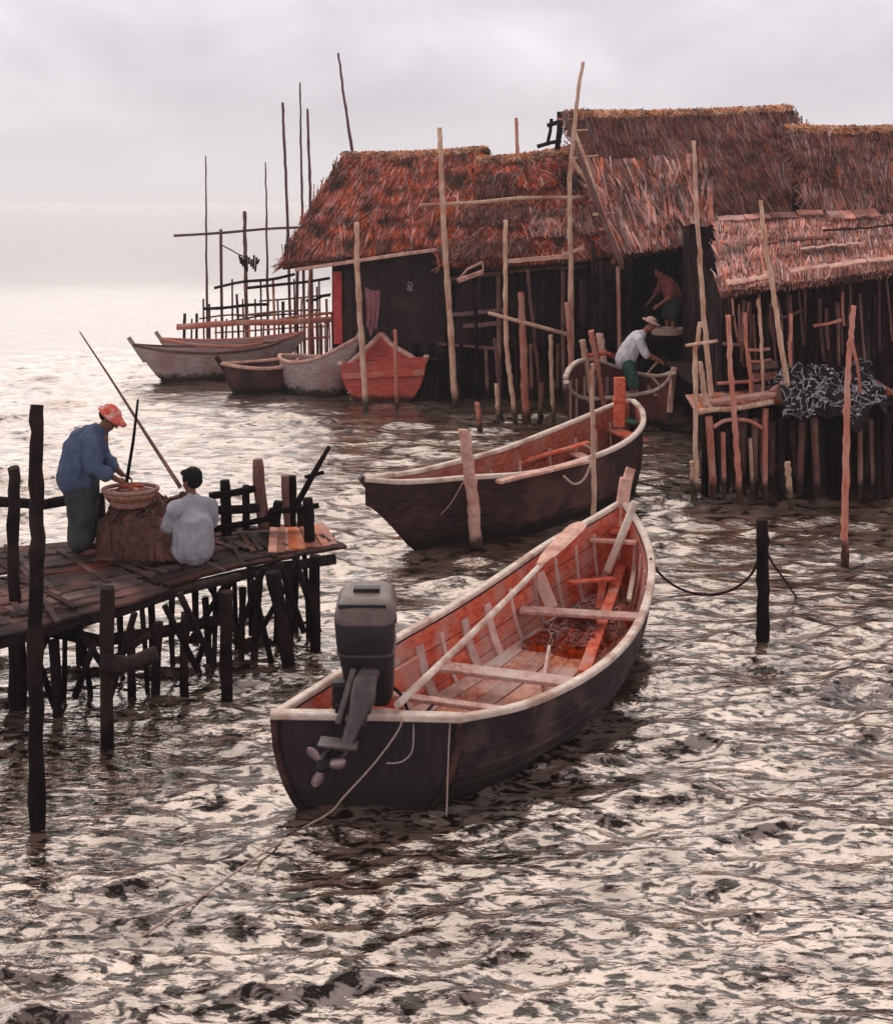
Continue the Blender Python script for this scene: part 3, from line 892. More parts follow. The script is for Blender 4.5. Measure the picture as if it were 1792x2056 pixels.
# ---- ropes of the front boat
def rope(pts, r, matl, label, name='mooring_rope', n=24):
    mb = MB(); mb.tube(catmull(pts, n), r, 6)
    return tag(mb.build(name, matl, None), label, 'rope', 'mooring ropes of the boats')
rope([Zp(806, 1440, .68), D(800, 1466, 9.28), D(752, 1532, 9.22), D(690, 1600, 9.10), Zp(662, 1632, .04), Zp(600, 1668, .03), Zp(500, 1732, .04), Zp(420, 1790, .03), Zp(330, 1850, .035), Zp(270, 1892, -.05)], .0075, M['rope'], 'pale rope slanting from the near transom and trailing far out on the water')
rope([D(828, 1436, 9.47), D(830, 1470, 9.30), D(826, 1510, 9.26), D(805, 1530, 9.24), D(775, 1533, 9.22)], .006, M['rope'], 'thin pale cord hanging loosely down the transom beside the motor leg')
rope([D(905, 1440, 9.42), D(902, 1470, 9.30), D(899, 1540, 9.24), Zp(896, 1640, .0)], .006, M['rope'], 'thin straight cord hanging down the right half of the near transom')
rope([Zp(1306, 1122, .78), Zp(1322, 1150, .5), Zp(1360, 1180, .22), Zp(1410, 1194, .12), Zp(1465, 1186, .20), D(1510, 1150, 12.86), D(1531, 1086, 12.8)], .014, M['rope_dark'], 'dark sagging rope from the bow of the near motorboat to the dark post')
rope([D(1531, 1090, 12.8), D(1550, 1130, 12.9), D(1575, 1165, 13.1), Zp(1596, 1196, .01), Zp(1612, 1212, -.06)], .011, M['rope_dark'], 'dark rope end running from the dark post down into the water on its right')

# ------------------------------------------------------------------ the middle boat
nr_ = [Zp(733, 965, 1.00), Zp(800, 970, .92), Zp(870, 967, .88), Zp(938, 961, .85), Zp(1066, 952, .84), Zp(1176, 924, .86), Zp(1250, 893, .93), Zp(1288, 858, 1.03), Zp(1288, 826, 1.14), Zp(1270, 806, 1.22)]
fr_ = [Zp(733, 963, 1.00), Zp(790, 956, .98), Zp(846, 947, .97), Zp(934, 925, .97), Zp(1015, 902, .99), Zp(1103, 868, 1.03), Zp(1176, 838, 1.09), Zp(1222, 818, 1.14), Zp(1250, 809, 1.19), Zp(1266, 805, 1.22)]
rt = thing('rowing_boat', (1.0, 18.4, 0), 'large dark rowing boat with pale pointed rim and orange bow thwart, moored in the middle', 'boat', 'wooden boats by the huts')
B2 = Boat(fr_, nr_, -0.12, n=40, transom=False, bow_rise=.5, stern_rise=.72, pw=.5)
mb = MB(); B2.hull(mb); mb.build('hull', M['hull_brown'], rt)
mb = MB()
for r in range(6):
    for sgn in (0, 1):
        t0 = 0.002 + r * 0.073; t1 = t0 + 0.070
        if sgn: t0, t1 = 1 - t1, 1 - t0
        mb.grid([[B2.at(i / 39., lerp(t0, t1, q / 2), 0.045, 0.045) for q in range(3)] for i in range(2, 38)], flip=True)
mb.build('inner_planking', M['inner_brown'], rt)
B2.rails('gunwale', M['cream'], rt, 0.085, 0.06)
seams(B2, rt, (.80, .86, .925), .06, .95, M['hull_brown'])
mb = MB(); B2.floor(mb, 0.22, 0.10, 0.88, 6, steps=14); mb.build('floorboards', M['board'], rt)
for u, z, wd, mm in ((0.25, .62, .18, 'cream_red'), (0.45, .60, .2, 'board'), (0.62, .62, .22, 'cream_red'), (0.80, .78, .30, 'inner_orange'), (.90, .93, .22, 'paint_green')):
    a, b = B2.span(u, z)
    mb = MB(); mb.bar(a, b, wd, .04); mb.build('thwart', M[mm], rt)
for k in range(11):
    u = .10 + k * .075
    B2.ribmesh(u, .04, .40).build('rib', M['rib'], rt)
    B2.ribmesh(u, .60, .96).build('rib', M['rib'], rt)
bw = lerp(B2.L[-1], B2.R[-1], .5)
mb = MB(); mb.bar(D(1243, 856, bw.y - .7), D(1243, 758, bw.y - .7), .17, .15, up=(0, 1, 0), n=4, jit=.006); mb.box(D(1243, 803, bw.y - .7), .20, .18, .05); mb.build('bow_post', M['inner_orange'], rt)
mb = MB(); st_ = B2.L[0]; mb.bar(st_ + Vector((-.06, -.03, .04)), st_ + Vector((.05, .02, -.12)), .07, .07, n=3, jit=.004); mb.build('stern_post', M['hull_dark'], rt)
mb = MB(); mb.bar(Zp(1000, 968, .86), Zp(1180, 925, .92), .12, .04, n=4, jit=.006); mb.build('rubbing_board', M['cream_red'], rt)
rope([D(1172, 893, 17.0), D(1190, 905, 16.95), D(1186, 930, 16.9), D(1172, 962, 16.8), D(1152, 972, 16.75), D(1130, 955, 16.8)], .016, M['rope'], 'slack loop of pale rope beside a thin pole on the middle boat')
rope([D(930, 967, 16.3), D(905, 1010, 16.25), D(880, 1040, 16.3), Zp(874, 1070, 0)], .008, M['rope'], 'thin cord hanging down the dark side of the middle boat left of the thick post')
mb = MB()
for k in range(60):
    u = random.uniform(.30, .72); c = B2.at(u, random.uniform(.42, .58)); c.z = .27 + random.uniform(0, .22)
    rad = random.uniform(.07, .2); ph = random.uniform(0, 6.28)
    mb.tube([c + Vector((math.cos(ph + q * .7) * rad, math.sin(ph + q * .7) * rad * .7, random.uniform(-.02, .03))) for q in range(8)], random.uniform(.012, .025), 5)
for k in range(7):
    c = B2.at(random.uniform(.32, .7), random.uniform(.44, .56)); c.z = .27
    mb.ball(c, random.uniform(.12, .2), random.uniform(.12, .2), random.uniform(.08, .16))
tag(mb.build('fishing_net', M['net_red'], None), 'loose reddish net and cordage on the floor of the middle rowing boat', 'fishing net')
mb = MB(); mb.bar(Zp(985, 945, .70), Zp(1180, 888, .86), .10, .04, n=4, jit=.006)
tag(mb.build('loose_board', M['inner_orange'], None), 'long orange plank lying lengthwise in the middle rowing boat', 'board')

# ------------------------------------------------------------------ the boat of the man in white
nr_ = [Zp(1136, 768, 1.16), Zp(1144, 786, .92), Zp(1164, 799, .72), Zp(1200, 802, .62), Zp(1236, 799, .60), Zp(1280, 793, .64), Zp(1318, 784, .76), Zp(1340, 768, .98), Zp(1351, 750, 1.2)]
fr_ = [Zp(1135, 760, 1.22), Zp(1144, 740, 1.36), Zp(1164, 726, 1.40), Zp(1192, 724, 1.30), Zp(1230, 736, 1.10), Zp(1275, 750, .94), Zp(1312, 756, .92), Zp(1336, 754, 1.06), Zp(1350, 748, 1.2)]
rt = thing('rowing_boat', (3.5, 24.9, 0), 'small pinkish boat with rounded high stern carrying the man in the white shirt', 'boat', 'wooden boats by the huts')
B3 = Boat(fr_, nr_, -0.10, n=34, transom=False, bow_rise=.6, stern_rise=.6, pw=.5)
mb = MB(); B3.hull(mb); mb.build('hull', M['hull_pink'], rt)
B3.rails('gunwale', M['cream'], rt, .10, .07)
mb = MB(); B3.floor(mb, .25, .12, .88, 5, steps=12); mb.build('floorboards', M['board'], rt)
for u, z in ((.3, .62), (.56, .58), (.78, .68)):
    a, b = B3.span(u, z)
    mb = MB(); mb.bar(a, b, .24, .04); mb.build('thwart', M['board'], rt)
for k in range(9):
    B3.ribmesh(.12 + k * .085, .04, .42, .05, .09).build('rib', M['rib'], rt)
bw = B3.L[-1]
mb = MB(); mb.bar(bw + Vector((-.06, 0, -.75)), bw + Vector((.03, .02, .10)), .10, .12, up=(0, 1, 0), n=3, jit=.004); mb.build('stem_post', M['cream_red'], rt)

# ------------------------------------------------------------------ far boats
def side_boat(label, stern, bowp, beam, zmid, zb, zs, hullm, railm, near=-1, kz=-.1, tr=False, name='fishing_boat', thw=3, innerm='board', n=26):
    """a boat between two waterline points"""
    a = Vector(stern); b = Vector(bowp)
    ax = (b - a); ax.z = 0; ln = ax.length; ax.normalize(); sd_ = Vector((-ax.y, ax.x, 0))
    l_ = []; r_ = []
    for i in range(9):
        u = i / 8
        hb = beam / 2 * (max(0.0, math.sin(math.pi * (0.10 + .90 * u if tr else u))) ** .62)
        if not tr and i == 0: hb = .01
        if i == 8: hb = .01
        z = zmid + (zb - zmid) * u ** 3.2 + (zs - zmid) * (1 - u) ** 3.2
        c = a + ax * (ln * u); c.z = z
        l_.append(c + sd_ * hb); r_.append(c - sd_ * hb)
    t = thing(name, (lerp(a, b, .5).x, lerp(a, b, .5).y, 0), label, 'boat', 'wooden boats by the huts')
    Bt = Boat(l_, r_, kz, n=n, transom=tr, bow_rise=.9, stern_rise=0 if tr else .8, pw=.55, k=13)
    mb = MB(); Bt.hull(mb, .05); mb.build('hull', hullm, t)
    Bt.rails('gunwale', railm, t, .09, .07)
    mb = MB(); Bt.floor(mb, .2, .15, .85, 4, steps=8); mb.build('floorboards', M['board'], t)
    for k in range(thw):
        u = .25 + .5 * k / max(1, thw - 1); z = zmid - .12
        p, q = Bt.span(u, z)
        mb = MB(); mb.bar(p, q, .2, .05); mb.build('thwart', M[innerm], t)
    e_ = lerp(Bt.L[-1], Bt.R[-1], .5)
    mb = MB(); mb.bar(e_ - ax * .28 + Vector((0, 0, -.42)), e_ + ax * .12 + Vector((0, 0, .20)), .09, .10, n=2); mb.build('stem_post', hullm, t)
    if tr: Bt.transom().build('transom', hullm, t)
    return t, Bt

side_boat('leftmost pale grey boat with a thin upturned prow, alongside another grey boat', D(560, 765, 32.5), D(268, 768, 30.9), 1.5, .66, .92, .8, M['hull_grey'], M['pole_brown'])
side_boat('grey boat with orange rim lying just behind the leftmost prow, below the bamboo rack', D(610, 755, 33.6), D(322, 762, 32.6), 1.5, .66, .88, .95, M['hull_grey'], M['pole_red'])
side_boat('brown boat with cream rim moored between the grey boats and the red boat', D(600, 788, 30.0), D(443, 800, 28.9), 1.3, .58, .72, .72, M['hull_brown'], M['cream_red'])
side_boat('slim boat with curved orange rim moored left of the red boat at the hut', D(562, 775, 29.7), D(718, 790, 28.6), 1.3, .72, 1.35, .82, M['hull_grey'], M['cream_red'])
# red boat seen from its broad end
l_ = [D(682, 730, 27.8), D(692, 739, 28.0), D(712, 722, 28.3), D(742, 694, 28.6), D(764, 672, 28.85)]
r_ = [D(856, 716, 27.8), D(846, 733, 28.0), D(824, 716, 28.3), D(788, 694, 28.6), D(767, 672, 28.85)]
t = thing('fishing_boat', (-1.3, 27.9, 0), 'bright red boat seen end on below the dark wall of the left hut', 'boat', 'wooden boats by the huts')
B7 = Boat(l_, r_, -.1, n=22, bow_rise=.4, k=13, pw=.6)
mb = MB(); B7.hull(mb, .05); mb.build('hull', M['hull_red'], t)
B7.transom(.06).build('transom', M['hull_red'], t)
B7.rails('gunwale', M['cream_red'], t, .12, .09)
mb = MB(); a, b = B7.L[0], B7.R[0]; mb.bar(lerp(a, b, .03) + Vector((0, -.03, -.28)), lerp(a, b, .97) + Vector((0, -.03, -.34)), .10, .14); mb.build('stern_rail', M['inner_orange'], t)
for u, z in ((.12, .72), (.4, .78), (.7, .9)):
    p, q = B7.span(u, z)
    mb = MB(); mb.bar(p, q, .22, .06); mb.build('thwart', M['hull_red'], t)
mb = MB(); e_ = B7.L[-1]; mb.bar(e_ + Vector((0, -.03, -.6)), e_ + Vector((0, .03, .06)), .18, .14, up=(0, 1, 0)); mb.build('stem_post', M['hull_red'], t)
# ------------------------------------------------------------------ jetty on the left
DK = 0.9
tip = Zp(696, 1103, DK); fr = [tip, Zp(600, 1118, DK), Zp(507, 1135, DK), Zp(410, 1160, DK), Zp(250, 1210, DK), Zp(30, 1270, DK), Zp(-160, 1320, DK)]
bk = [Zp(645, 1058, DK), Zp(590, 1056, DK), Zp(520, 1060, DK), Zp(430, 1064, DK), Zp(250, 1082, DK), Zp(30, 1100, DK), Zp(-160, 1110, DK)]
t = thing('jetty', (-3, 12.3, 0), 'rickety dark plank jetty on crooked stilts at the left, with a low pole railing', 'jetty')
JT = t
F_ = catmull(fr, 40); K_ = catmull(bk, 40)
mb = MB()
NP = 11
for k in range(NP):
    i = 0
    while i < 38:
        ln = random.choice((7, 9, 12, 15)); j = min(39, i + ln)
        t_ = (k + .5) / NP
        pts = [lerp(F_[q], K_[q], t_ + random.uniform(-.004, .004)) for q in range(i, j + 1)]
        wd = (F_[(i + j) // 2] - K_[(i + j) // 2]).length / NP
        jz = random.uniform(-.018, .018)
        e0 = random.uniform(-.08, .04)
        pts[0] = pts[0] + (pts[1] - pts[0]) * e0
        mb.sweep([q + Vector((0, 0, jz + random.uniform(-.004, .004))) for q in pts], wd * random.uniform(.78, .97), .035)
        i = j
for k in range(34):     # odd laths and branches laid over and poking past the edge
    i = random.randrange(1, 38); a = lerp(F_[i], K_[i], random.uniform(-.10, .5)); c = lerp(F_[min(39, i + random.randrange(1, 5))], K_[min(39, i + 3)], random.uniform(.3, 1.08))
    mb.bar(a + Vector((0, 0, .03)), c + Vector((0, 0, .035)), random.uniform(.03, .09), .02, n=3, jit=.006)
mb.build('deck', M['deck'], t)
mb = MB()
for i in (3, 6, 9):
    a, b = F_[i], K_[i]
    for q in (-1, 0, 1):
        o_ = (F_[i + 1] - F_[i - 1]).normalized() * (.095 * q)
        mb.bar(lerp(a, b, .06 + random.uniform(0, .1)) + o_ + Vector((0, 0, .036 + .004 * q)), lerp(a, b, .9 + random.uniform(-.06, .1)) + o_ + Vector((random.uniform(-.03, .03), 0, .036 + .004 * q)), .085, .02, n=4, jit=.004)
mb.build('reddish_boards', M['deck_red'], t)
for k, (off, z0, amt) in enumerate(((.06, -.09, .09), (.55, -.10, .09), (.93, -.09, .08))):
    mb = MB(); pts = [lerp(F_[i], K_[i], off) + Vector((0, 0, z0 + random.uniform(-.015, .015))) for i in range(2, 40, 4)]
    mb.tube(pts, amt * .62, 8, rough=.1); mb.build('beam', M['timber'], t)
mb = MB(); mb.tube([D(78, 1262, 10.9), D(200, 1288, 11.3), D(330, 1268, 11.7), D(450, 1243, 12.0)], [.06, .055, .05, .05], 8, rough=.12); mb.build('beam', M['pole_dark'], t)
mb = MB(); mb.tube([D(20, 1240, 10.85), D(150, 1225, 11.1), D(300, 1196, 11.6), D(480, 1158, 12.2)], [.05, .05, .05, .045], 8, rough=.12); mb.build('beam', M['timber'], t)
for (u, vt, vb, du, r_) in ((40, 1268, 1420, 0, .06), (108, 1285, 1440, 6, .055), (163, 1270, 1390, 22, .035), (215, 1180, 1500, 0, .075), (262, 1262, 1395, 3, .05), (318, 1250, 1400, -4, .055), (372, 1230, 1395, 4, .05),
                            (412, 1200, 1330, 5, .04), (455, 1160, 1390, 6, .075), (487, 1180, 1330, -3, .04), (520, 1150, 1330, -16, .05), (548, 1130, 1340, 48, .085), (577, 1130, 1300, 3, .05), (632, 1108, 1300, 3, .07),
                            (300, 1150, 1300, 3, .045), (390, 1130, 1280, 3, .045), (500, 1100, 1270, 3, .045), (595, 1090, 1262, 3, .045), (160, 1180, 1330, 3, .045), (80, 1190, 1350, -2, .05), (345, 1190, 1340, 12, .035), (430, 1165, 1330, -9, .03), (470, 1150, 1300, 10, .03), (560, 1110, 1290, -8, .035), (610, 1105, 1280, 9, .03), (285, 1220, 1380, 14, .03), (130, 1250, 1400, -10, .03), (240, 1225, 1350, 8, .035)):
    Y = (H) * F / (vb - VH)
    mb = MB(); a = D(u, vt, Y); b = D(u + du, vb, Y) + Vector((0, 0, -.5))
    a.z = min(a.z, DK + .02) if u not in (215,) else a.z
    mid = lerp(a, b, .5) + Vector((random.uniform(-.03, .03), 0, 0))
    mb.tube(catmull([a, mid, b], 9), [r_ * .80 * (1.05 - .02 * q) for q in range(9)], 9, rough=.14)
    mb.build('pile', M['pole_dark'], t)
mb = MB(); a = D(231, 1334, 10.3); mb.tube([a + Vector((-.12, 0, .03)), a + Vector((.10, .05, -.02)), a + Vector((.32, .1, .05))], .07, 8, rough=.2); mb.build('beam', M['timber'], t)
for (p, q) in (((150, 1250), (235, 1380)), ((270, 1230), (215, 1420)), ((360, 1190), (430, 1340)), ((455, 1170), (380, 1290)), ((530, 1140), (470, 1290)), ((560, 1130), (610, 1270)), ((100, 1270), (40, 1390)), ((420, 1175), (500, 1310)), ((470, 1150), (395, 1330)), ((590, 1115), (640, 1270)), ((330, 1215), (400, 1350)), ((60, 1280), (110, 1420)), ((505, 1165), (545, 1330)), ((600, 1130), (505, 1300)), ((190, 1290), (150, 1400)), ((300, 1275), (215, 1330))):
    mb = MB(); mb.tube([D(p[0], p[1], 12.2 if p[0] > 400 else 11), D(q[0], q[1], 12.2 if p[0] > 400 else 11)], .03, 7, rough=.1); mb.build('brace', M['pole_dark'], t)
# railing
RY = 13.5
def post(u0, v0, u1, v1, r_, Y, name='rail_post', m='pole_dark', par=None):
    mb = MB(); a = D(u0, v0, Y); b = D(u1, v1, Y)
    mb.tube(catmull([b, lerp(a, b, .5) + Vector((random.uniform(-.015, .015), 0, 0)), a], 7), [r_ * 1.05] * 6 + [r_ * .9], 9, rough=.08)
    return mb.build(name, M[m], par or JT)
post(451, 964, 455, 1085, .055, RY); post(493, 974, 494, 1060, .04, RY); post(517, 922, 531, 1060, .062, RY, m='pole_brown'); post(573, 955, 580, 1056, .052, RY, m='pole_brown'); post(587, 955, 585, 1056, .045, RY)
post(558, 1006, 552, 1056, .05, RY); post(617, 1000, 622, 1108, .055, 13.1); post(546, 1020, 549, 1056, .035, RY); post(600, 1012, 604, 1056, .035, RY)
for (u0, v0, u1, v1, r_) in ((420, 996, 513, 980, .04), (430, 1024, 522, 1019, .05), (425, 1063, 560, 1035, .035), (540, 1028, 640, 1015, .03)):
    mb = MB(); mb.tube(catmull([D(u0, v0, RY - .06), D((u0 + u1) / 2, (v0 + v1) / 2 + 2, RY - .05), D(u1, v1, RY - .04)], 6), r_, 8, rough=.1); mb.build('rail', M['pole_dark'], t)
mb = MB(); mb.tube(catmull([D(-80, 1003, 13.0), D(33, 1009, 13.0), D(90, 1012, 13.05), D(142, 1003, 13.1), D(200, 1008, 13.1)], 9), .055, 8, rough=.12); mb.build('rail', M['pole_dark'], t)
post(200, 990, 203, 1090, .05, 13.15); post(-40, 985, -40, 1105, .05, 13.05)

rt = t
mb = MB(); mb.tube([D(596, 1012, 13.3), D(630, 950, 13.3), D(661, 896, 13.3)], [.035, .032, .022], 8, rough=.06); mb.tube([D(612, 958, 13.28), D(650, 948, 13.28)], .022, 7)
tag(mb.build('forked_stick', M['pole_dark'], None), 'dark forked stick slanting up to the right at the far end of the jetty', 'stick')

# heap of nets and basket between the two people
mb = MB(); rows = []
for i in range(44):
    row = []
    for j in range(30):
        a = (i / 43 - .5) * 2; b = (j / 29 - .5) * 2
        p = Vector((-2.96 + a * .56, 12.86 + b * .45, DK))
        r2 = min(1.0, (abs(a) ** 3.2 + abs(b) ** 3.2) ** (1 / 1.6))
        p.z += .03 + .56 * max(0, 1 - r2) ** .22 * (.92 + .26 * noise.noise(Vector((a * 3, b * 3, 7)))) + .03 * noise.noise(Vector((a * 9, b * 9, 2)))
        row.append(p)
    rows.append(row)
mb.grid(rows)
for k in range(170):
    i = random.randrange(3, 41); j = random.randrange(1, 29)
    pts = []; di = random.choice((-1, 1)); dj = random.choice((-1, 0, 1, 1))
    for q in range(6):
        ii = min(43, max(0, i + di * q)); jj = min(29, max(0, j + dj * q))
        pts.append(rows[ii][jj] + Vector((random.uniform(-.01, .01), 0, .008 + random.uniform(0, .015))))
    pts = [p for n_, p in enumerate(pts) if n_ == 0 or (p - pts[n_ - 1]).length > .004]
    if len(pts) > 2: mb.tube(pts, random.uniform(.006, .013), 5)
tag(mb.build('fishing_net', M['basket_dark'], None), 'brown heaped fishing net on the jetty between the standing man and the seated child', 'fishing net')
c0 = D(262, 1000, 12.62)
t = thing('basket', (c0.x, c0.y, c0.z), 'wide shallow reddish basket on the brown net heap before the standing man', 'basket')
mb = MB()
for k in range(6):
    rr_ = .15 + .012 * k; z = c0.z - .06 + k * .022
    mb.tube([Vector((c0.x + math.cos(a * math.pi / 12) * rr_ * 1.2, c0.y + math.sin(a * math.pi / 12) * rr_, z + random.uniform(-.004, .004))) for a in range(25)], .017, 6, cap=False)
mb.ball((c0.x, c0.y, c0.z - .06), .17, .15, .03)
mb.build('wicker_body', M['basket'], t)
mb = MB(); mb.tube([Vector((c0.x + math.cos(a * math.pi / 12) * .225 * 1.2, c0.y + math.sin(a * math.pi / 12) * .225, c0.z + .09)) for a in range(25)], .022, 7, cap=False); mb.build('rim', M['basket'], t)
mb = MB()
for k in range(26):
    a = random.uniform(0, 6.28); r_ = random.uniform(0, .16)
    mb.ball((c0.x + math.cos(a) * r_ * 1.2, c0.y + math.sin(a) * r_, c0.z + .06 + random.uniform(0, .05)), random.uniform(.03, .06), random.uniform(.02, .04), .02)
tag(mb.build('catch', M['net_red'], None), 'small reddish catch heaped inside the wide basket on the jetty', 'fish')

mb = MB(); a = D(254, 968, 12.6); b = D(277, 802, 12.8); mb.tube([a, lerp(a, b, .5) + Vector((.01, 0, 0)), b], [.018, .016, .012], 7)
tag(mb.build('thin_stick', M['pole_dark'], None), 'thin upright dark stick standing in the basket before the man in blue', 'stick')
mb = MB(); a = D(362, 978, 12.62); b = D(160, 666, 13.4); mb.tube(catmull([a, lerp(a, b, .33), lerp(a, b, .66) + Vector((0, 0, .01)), b], 14), [.022 - .0012 * q for q in range(14)], 8)
tag(mb.build('fishing_rod', M['pole_brown'], None), 'long thin fishing rod held by the seated child, slanting up to the left', 'fishing rod')


# ------------------------------------------------------------------ people
def hand(mb, wrist, direction, palm_n, s=1.0, curl=.5, side=1):
    """palm with five fingers, curled by curl"""
    d = Vector(direction).normalized(); nn = Vector(palm_n); nn = (nn - d * nn.dot(d)).normalized(); sd = d.cross(nn).normalized() * side
    w0 = Vector(wrist)
    c = w0 + d * .045 * s
    for q in (-1, 0, 1):
        mb.capsule(w0 + sd * q * .014 * s, w0 + d * .075 * s + sd * q * .024 * s, .015 * s, .013 * s, 8)
    for q, ln in ((-1.5, .062), (-.5, .078), (.5, .074), (1.5, .055)):
        p0 = w0 + d * .085 * s + sd * q * .0185 * s
        d1 = (d * math.cos(curl * .6) + nn * math.sin(curl * .6)); d2 = (d * math.cos(curl * 1.6) + nn * math.sin(curl * 1.6))
        p1 = p0 + d1 * ln * .5 * s; p2 = p1 + d2 * ln * .5 * s
        mb.capsule(p0, p1, .0088 * s, .0082 * s, 7); mb.capsule(p1, p2, .0082 * s, .0068 * s, 7)
    p0 = w0 + d * .03 * s - sd * .028 * s
    p1 = p0 + (d * .6 - sd * .7 + nn * .35).normalized() * .036 * s; p2 = p1 + (d * .85 - sd * .15 + nn * .5).normalized() * .03 * s
    mb.capsule(p0, p1, .011 * s, .0098 * s, 7); mb.capsule(p1, p2, .0098 * s, .0075 * s, 7)


def head(mb, c, fwd, up, s=1.0):
    f = Vector(fwd).normalized(); u = Vector(up); u = (u - f * u.dot(f)).normalized(); l_ = u.cross(f)
    R = Matrix((f, l_, u)).transposed()
    P = lambda x, y, z: c + f * x * s + l_ * y * s + u * z * s
    mb.ball(P(-.012, 0, .03), .098 * s, .076 * s, .088 * s, R)
    mb.ball(P(.022, 0, -.035), .068 * s, .058 * s, .075 * s, R)
    mb.capsule(P(.06, 0, -.088), P(.045, 0, -.095), .024 * s, .026 * s, 8)          # chin
    mb.capsule(P(.088, 0, .012), P(.108, 0, -.026), .010 * s, .015 * s, 8)           # nose
    mb.capsule(P(.080, -.03, .030), P(.080, .03, .030), .012 * s, .012 * s, 8)       # brow
    mb.capsule(P(.083, -.016, -.055), P(.083, .016, -.055), .009 * s, .009 * s, 7)   # lips
    mb.capsule(P(.080, -.014, -.066), P(.080, .014, -.066), .009 * s, .009 * s, 7)
    for q in (-1, 1):
        mb.ball(P(-.01, q * .076, -.005), .020 * s, .010 * s, .032 * s, R)
        mb.capsule(P(.062, q * .034, -.028), P(.05, q * .045, -.03), .018 * s, .016 * s, 7)
    return P, R


def person(loc, label, rz=0.0, group=None):
    t = thing('person', loc, label, 'person', group)
    return t


def place(loc, rz, sc_=1.0):
    Mx = Matrix.Translation(Vector(loc)) @ Matrix.Rotation(rz, 4, 'Z') @ Matrix.Scale(sc_, 4)
    R3 = Matrix.Rotation(rz, 3, 'Z')
    return (lambda x, y, z: Mx @ Vector((x, y, z))), (lambda x, y, z: R3 @ Vector((x, y, z)))


# standing man in blue, facing right, looking down at the basket
base = Vector((-3.62, 12.78, DK + .02))
t = person(base, 'person in a loose blue shirt and red hat standing bowed over the jetty basket')
P, V = place(base, math.radians(4))
mb = MB()
hc = P(.20, 0, 1.355)
HP, HR = head(mb, hc, V(.80, -.10, -.60), V(.6, 0, .8), 1.05)
mb.capsule(P(.10, 0, 1.20), P(.165, 0, 1.30), .062, .055)
mb.capsule(P(-.05, 0, .86), P(.05, 0, 1.14), .13, .14)
for q in (-1, 1):
    mb.capsule(P(.06, 0, 1.16), P(.05, q * .17, 1.15), .09, .07)
    mb.capsule(P(.05, q * .19, 1.15), P(.10, q * .23, .92), .052, .042)
    mb.capsule(P(.10, q * .23, .92), P(.30, q * .13, .76), .040, .028)
    mb.capsule(P(-.07, q * .09, .80), P(-.01, q * .10, .43), .085, .06); mb.capsule(P(-.01, q * .10, .43), P(-.04, q * .10, .08), .055, .038)
    mb.capsule(P(-.07, q * .10, .03), P(.13, q * .12, .025), .038, .03)
    hand(mb, P(.30, q * .13, .76), V(.86, -q * .2, -.35), V(0, -q * .5, -.8), 1.05, .6, q)
body = solid(mb, 'body', M['skin'], t, .0085, 3)
for q in (-1, 1):
    mb = MB(); mb.ball(HP(.083, q * .031, .012), .012, .012, .009); mb.build('eye', M['eye'], t)
mb = MB()
mb.capsule(P(-.11, 0, .78), P(-.06, 0, 1.0), .205, .195); mb.capsule(P(-.06, 0, 1.0), P(.03, 0, 1.14), .19, .155)
mb.capsule(P(.03, 0, 1.14), P(.09, 0, 1.215), .13, .085)
mb.ball(P(-.06, 0, 1.05), .19, .2, .2)
for q in (-1, 1):
    mb.capsule(P(.03, q * .06, 1.16), P(.04, q * .17, 1.15), .105, .09)
    mb.capsule(P(.04, q * .19, 1.15), P(.09, q * .235, .92), .085, .078); mb.capsule(P(.09, q * .235, .92), P(.20, q * .185, .83), .074, .062)
    mb.capsule(P(-.1, q * .06, .74), P(-.06, q * .07, .95), .17, .16)
solid(mb, 'shirt', M['shirt_blue'], t, .014, 2, .022, 9)
mb = MB()
mb.capsule(P(-.09, 0, .80), P(-.08, 0, .62), .18, .175)
for q in (-1, 1):
    mb.capsule(P(-.085, q * .075, .70), P(-.06, q * .095, .38), .135, .125); mb.capsule(P(-.06, q * .095, .38), P(-.07, q * .10, .14), .122, .115)
solid(mb, 'trousers', M['trouser_grey'], t, .014, 2, .018, 8)
mb = MB(); cR = HR
mb.ball(HP(-.02, 0, .058), .112, .092, .072, cR)
mb.capsule(HP(.07, -.045, .058), HP(.155, -.025, .040), .014, .012, 8); mb.capsule(HP(.07, .045, .058), HP(.155, .025, .040), .014, .012, 8); mb.capsule(HP(.07, 0, .062), HP(.165, 0, .042), .016, .012, 8)
for q in range(3):
    mb.tube([HP(.01 + math.cos(a * math.pi / 10) * (.10 + .022 * q), math.sin(a * math.pi / 10) * (.088 + .022 * q), .044 - .008 * q) for a in range(21)], .014, 6, cap=False)
solid(mb, 'hat', M['cap_red'], t, .008, 2, .006, 20)
mb = MB(); mb.ball(HP(-.042, 0, .015), .082, .080, .07, cR); solid(mb, 'hair', M['hair'], t, .009, 2, .006, 40)

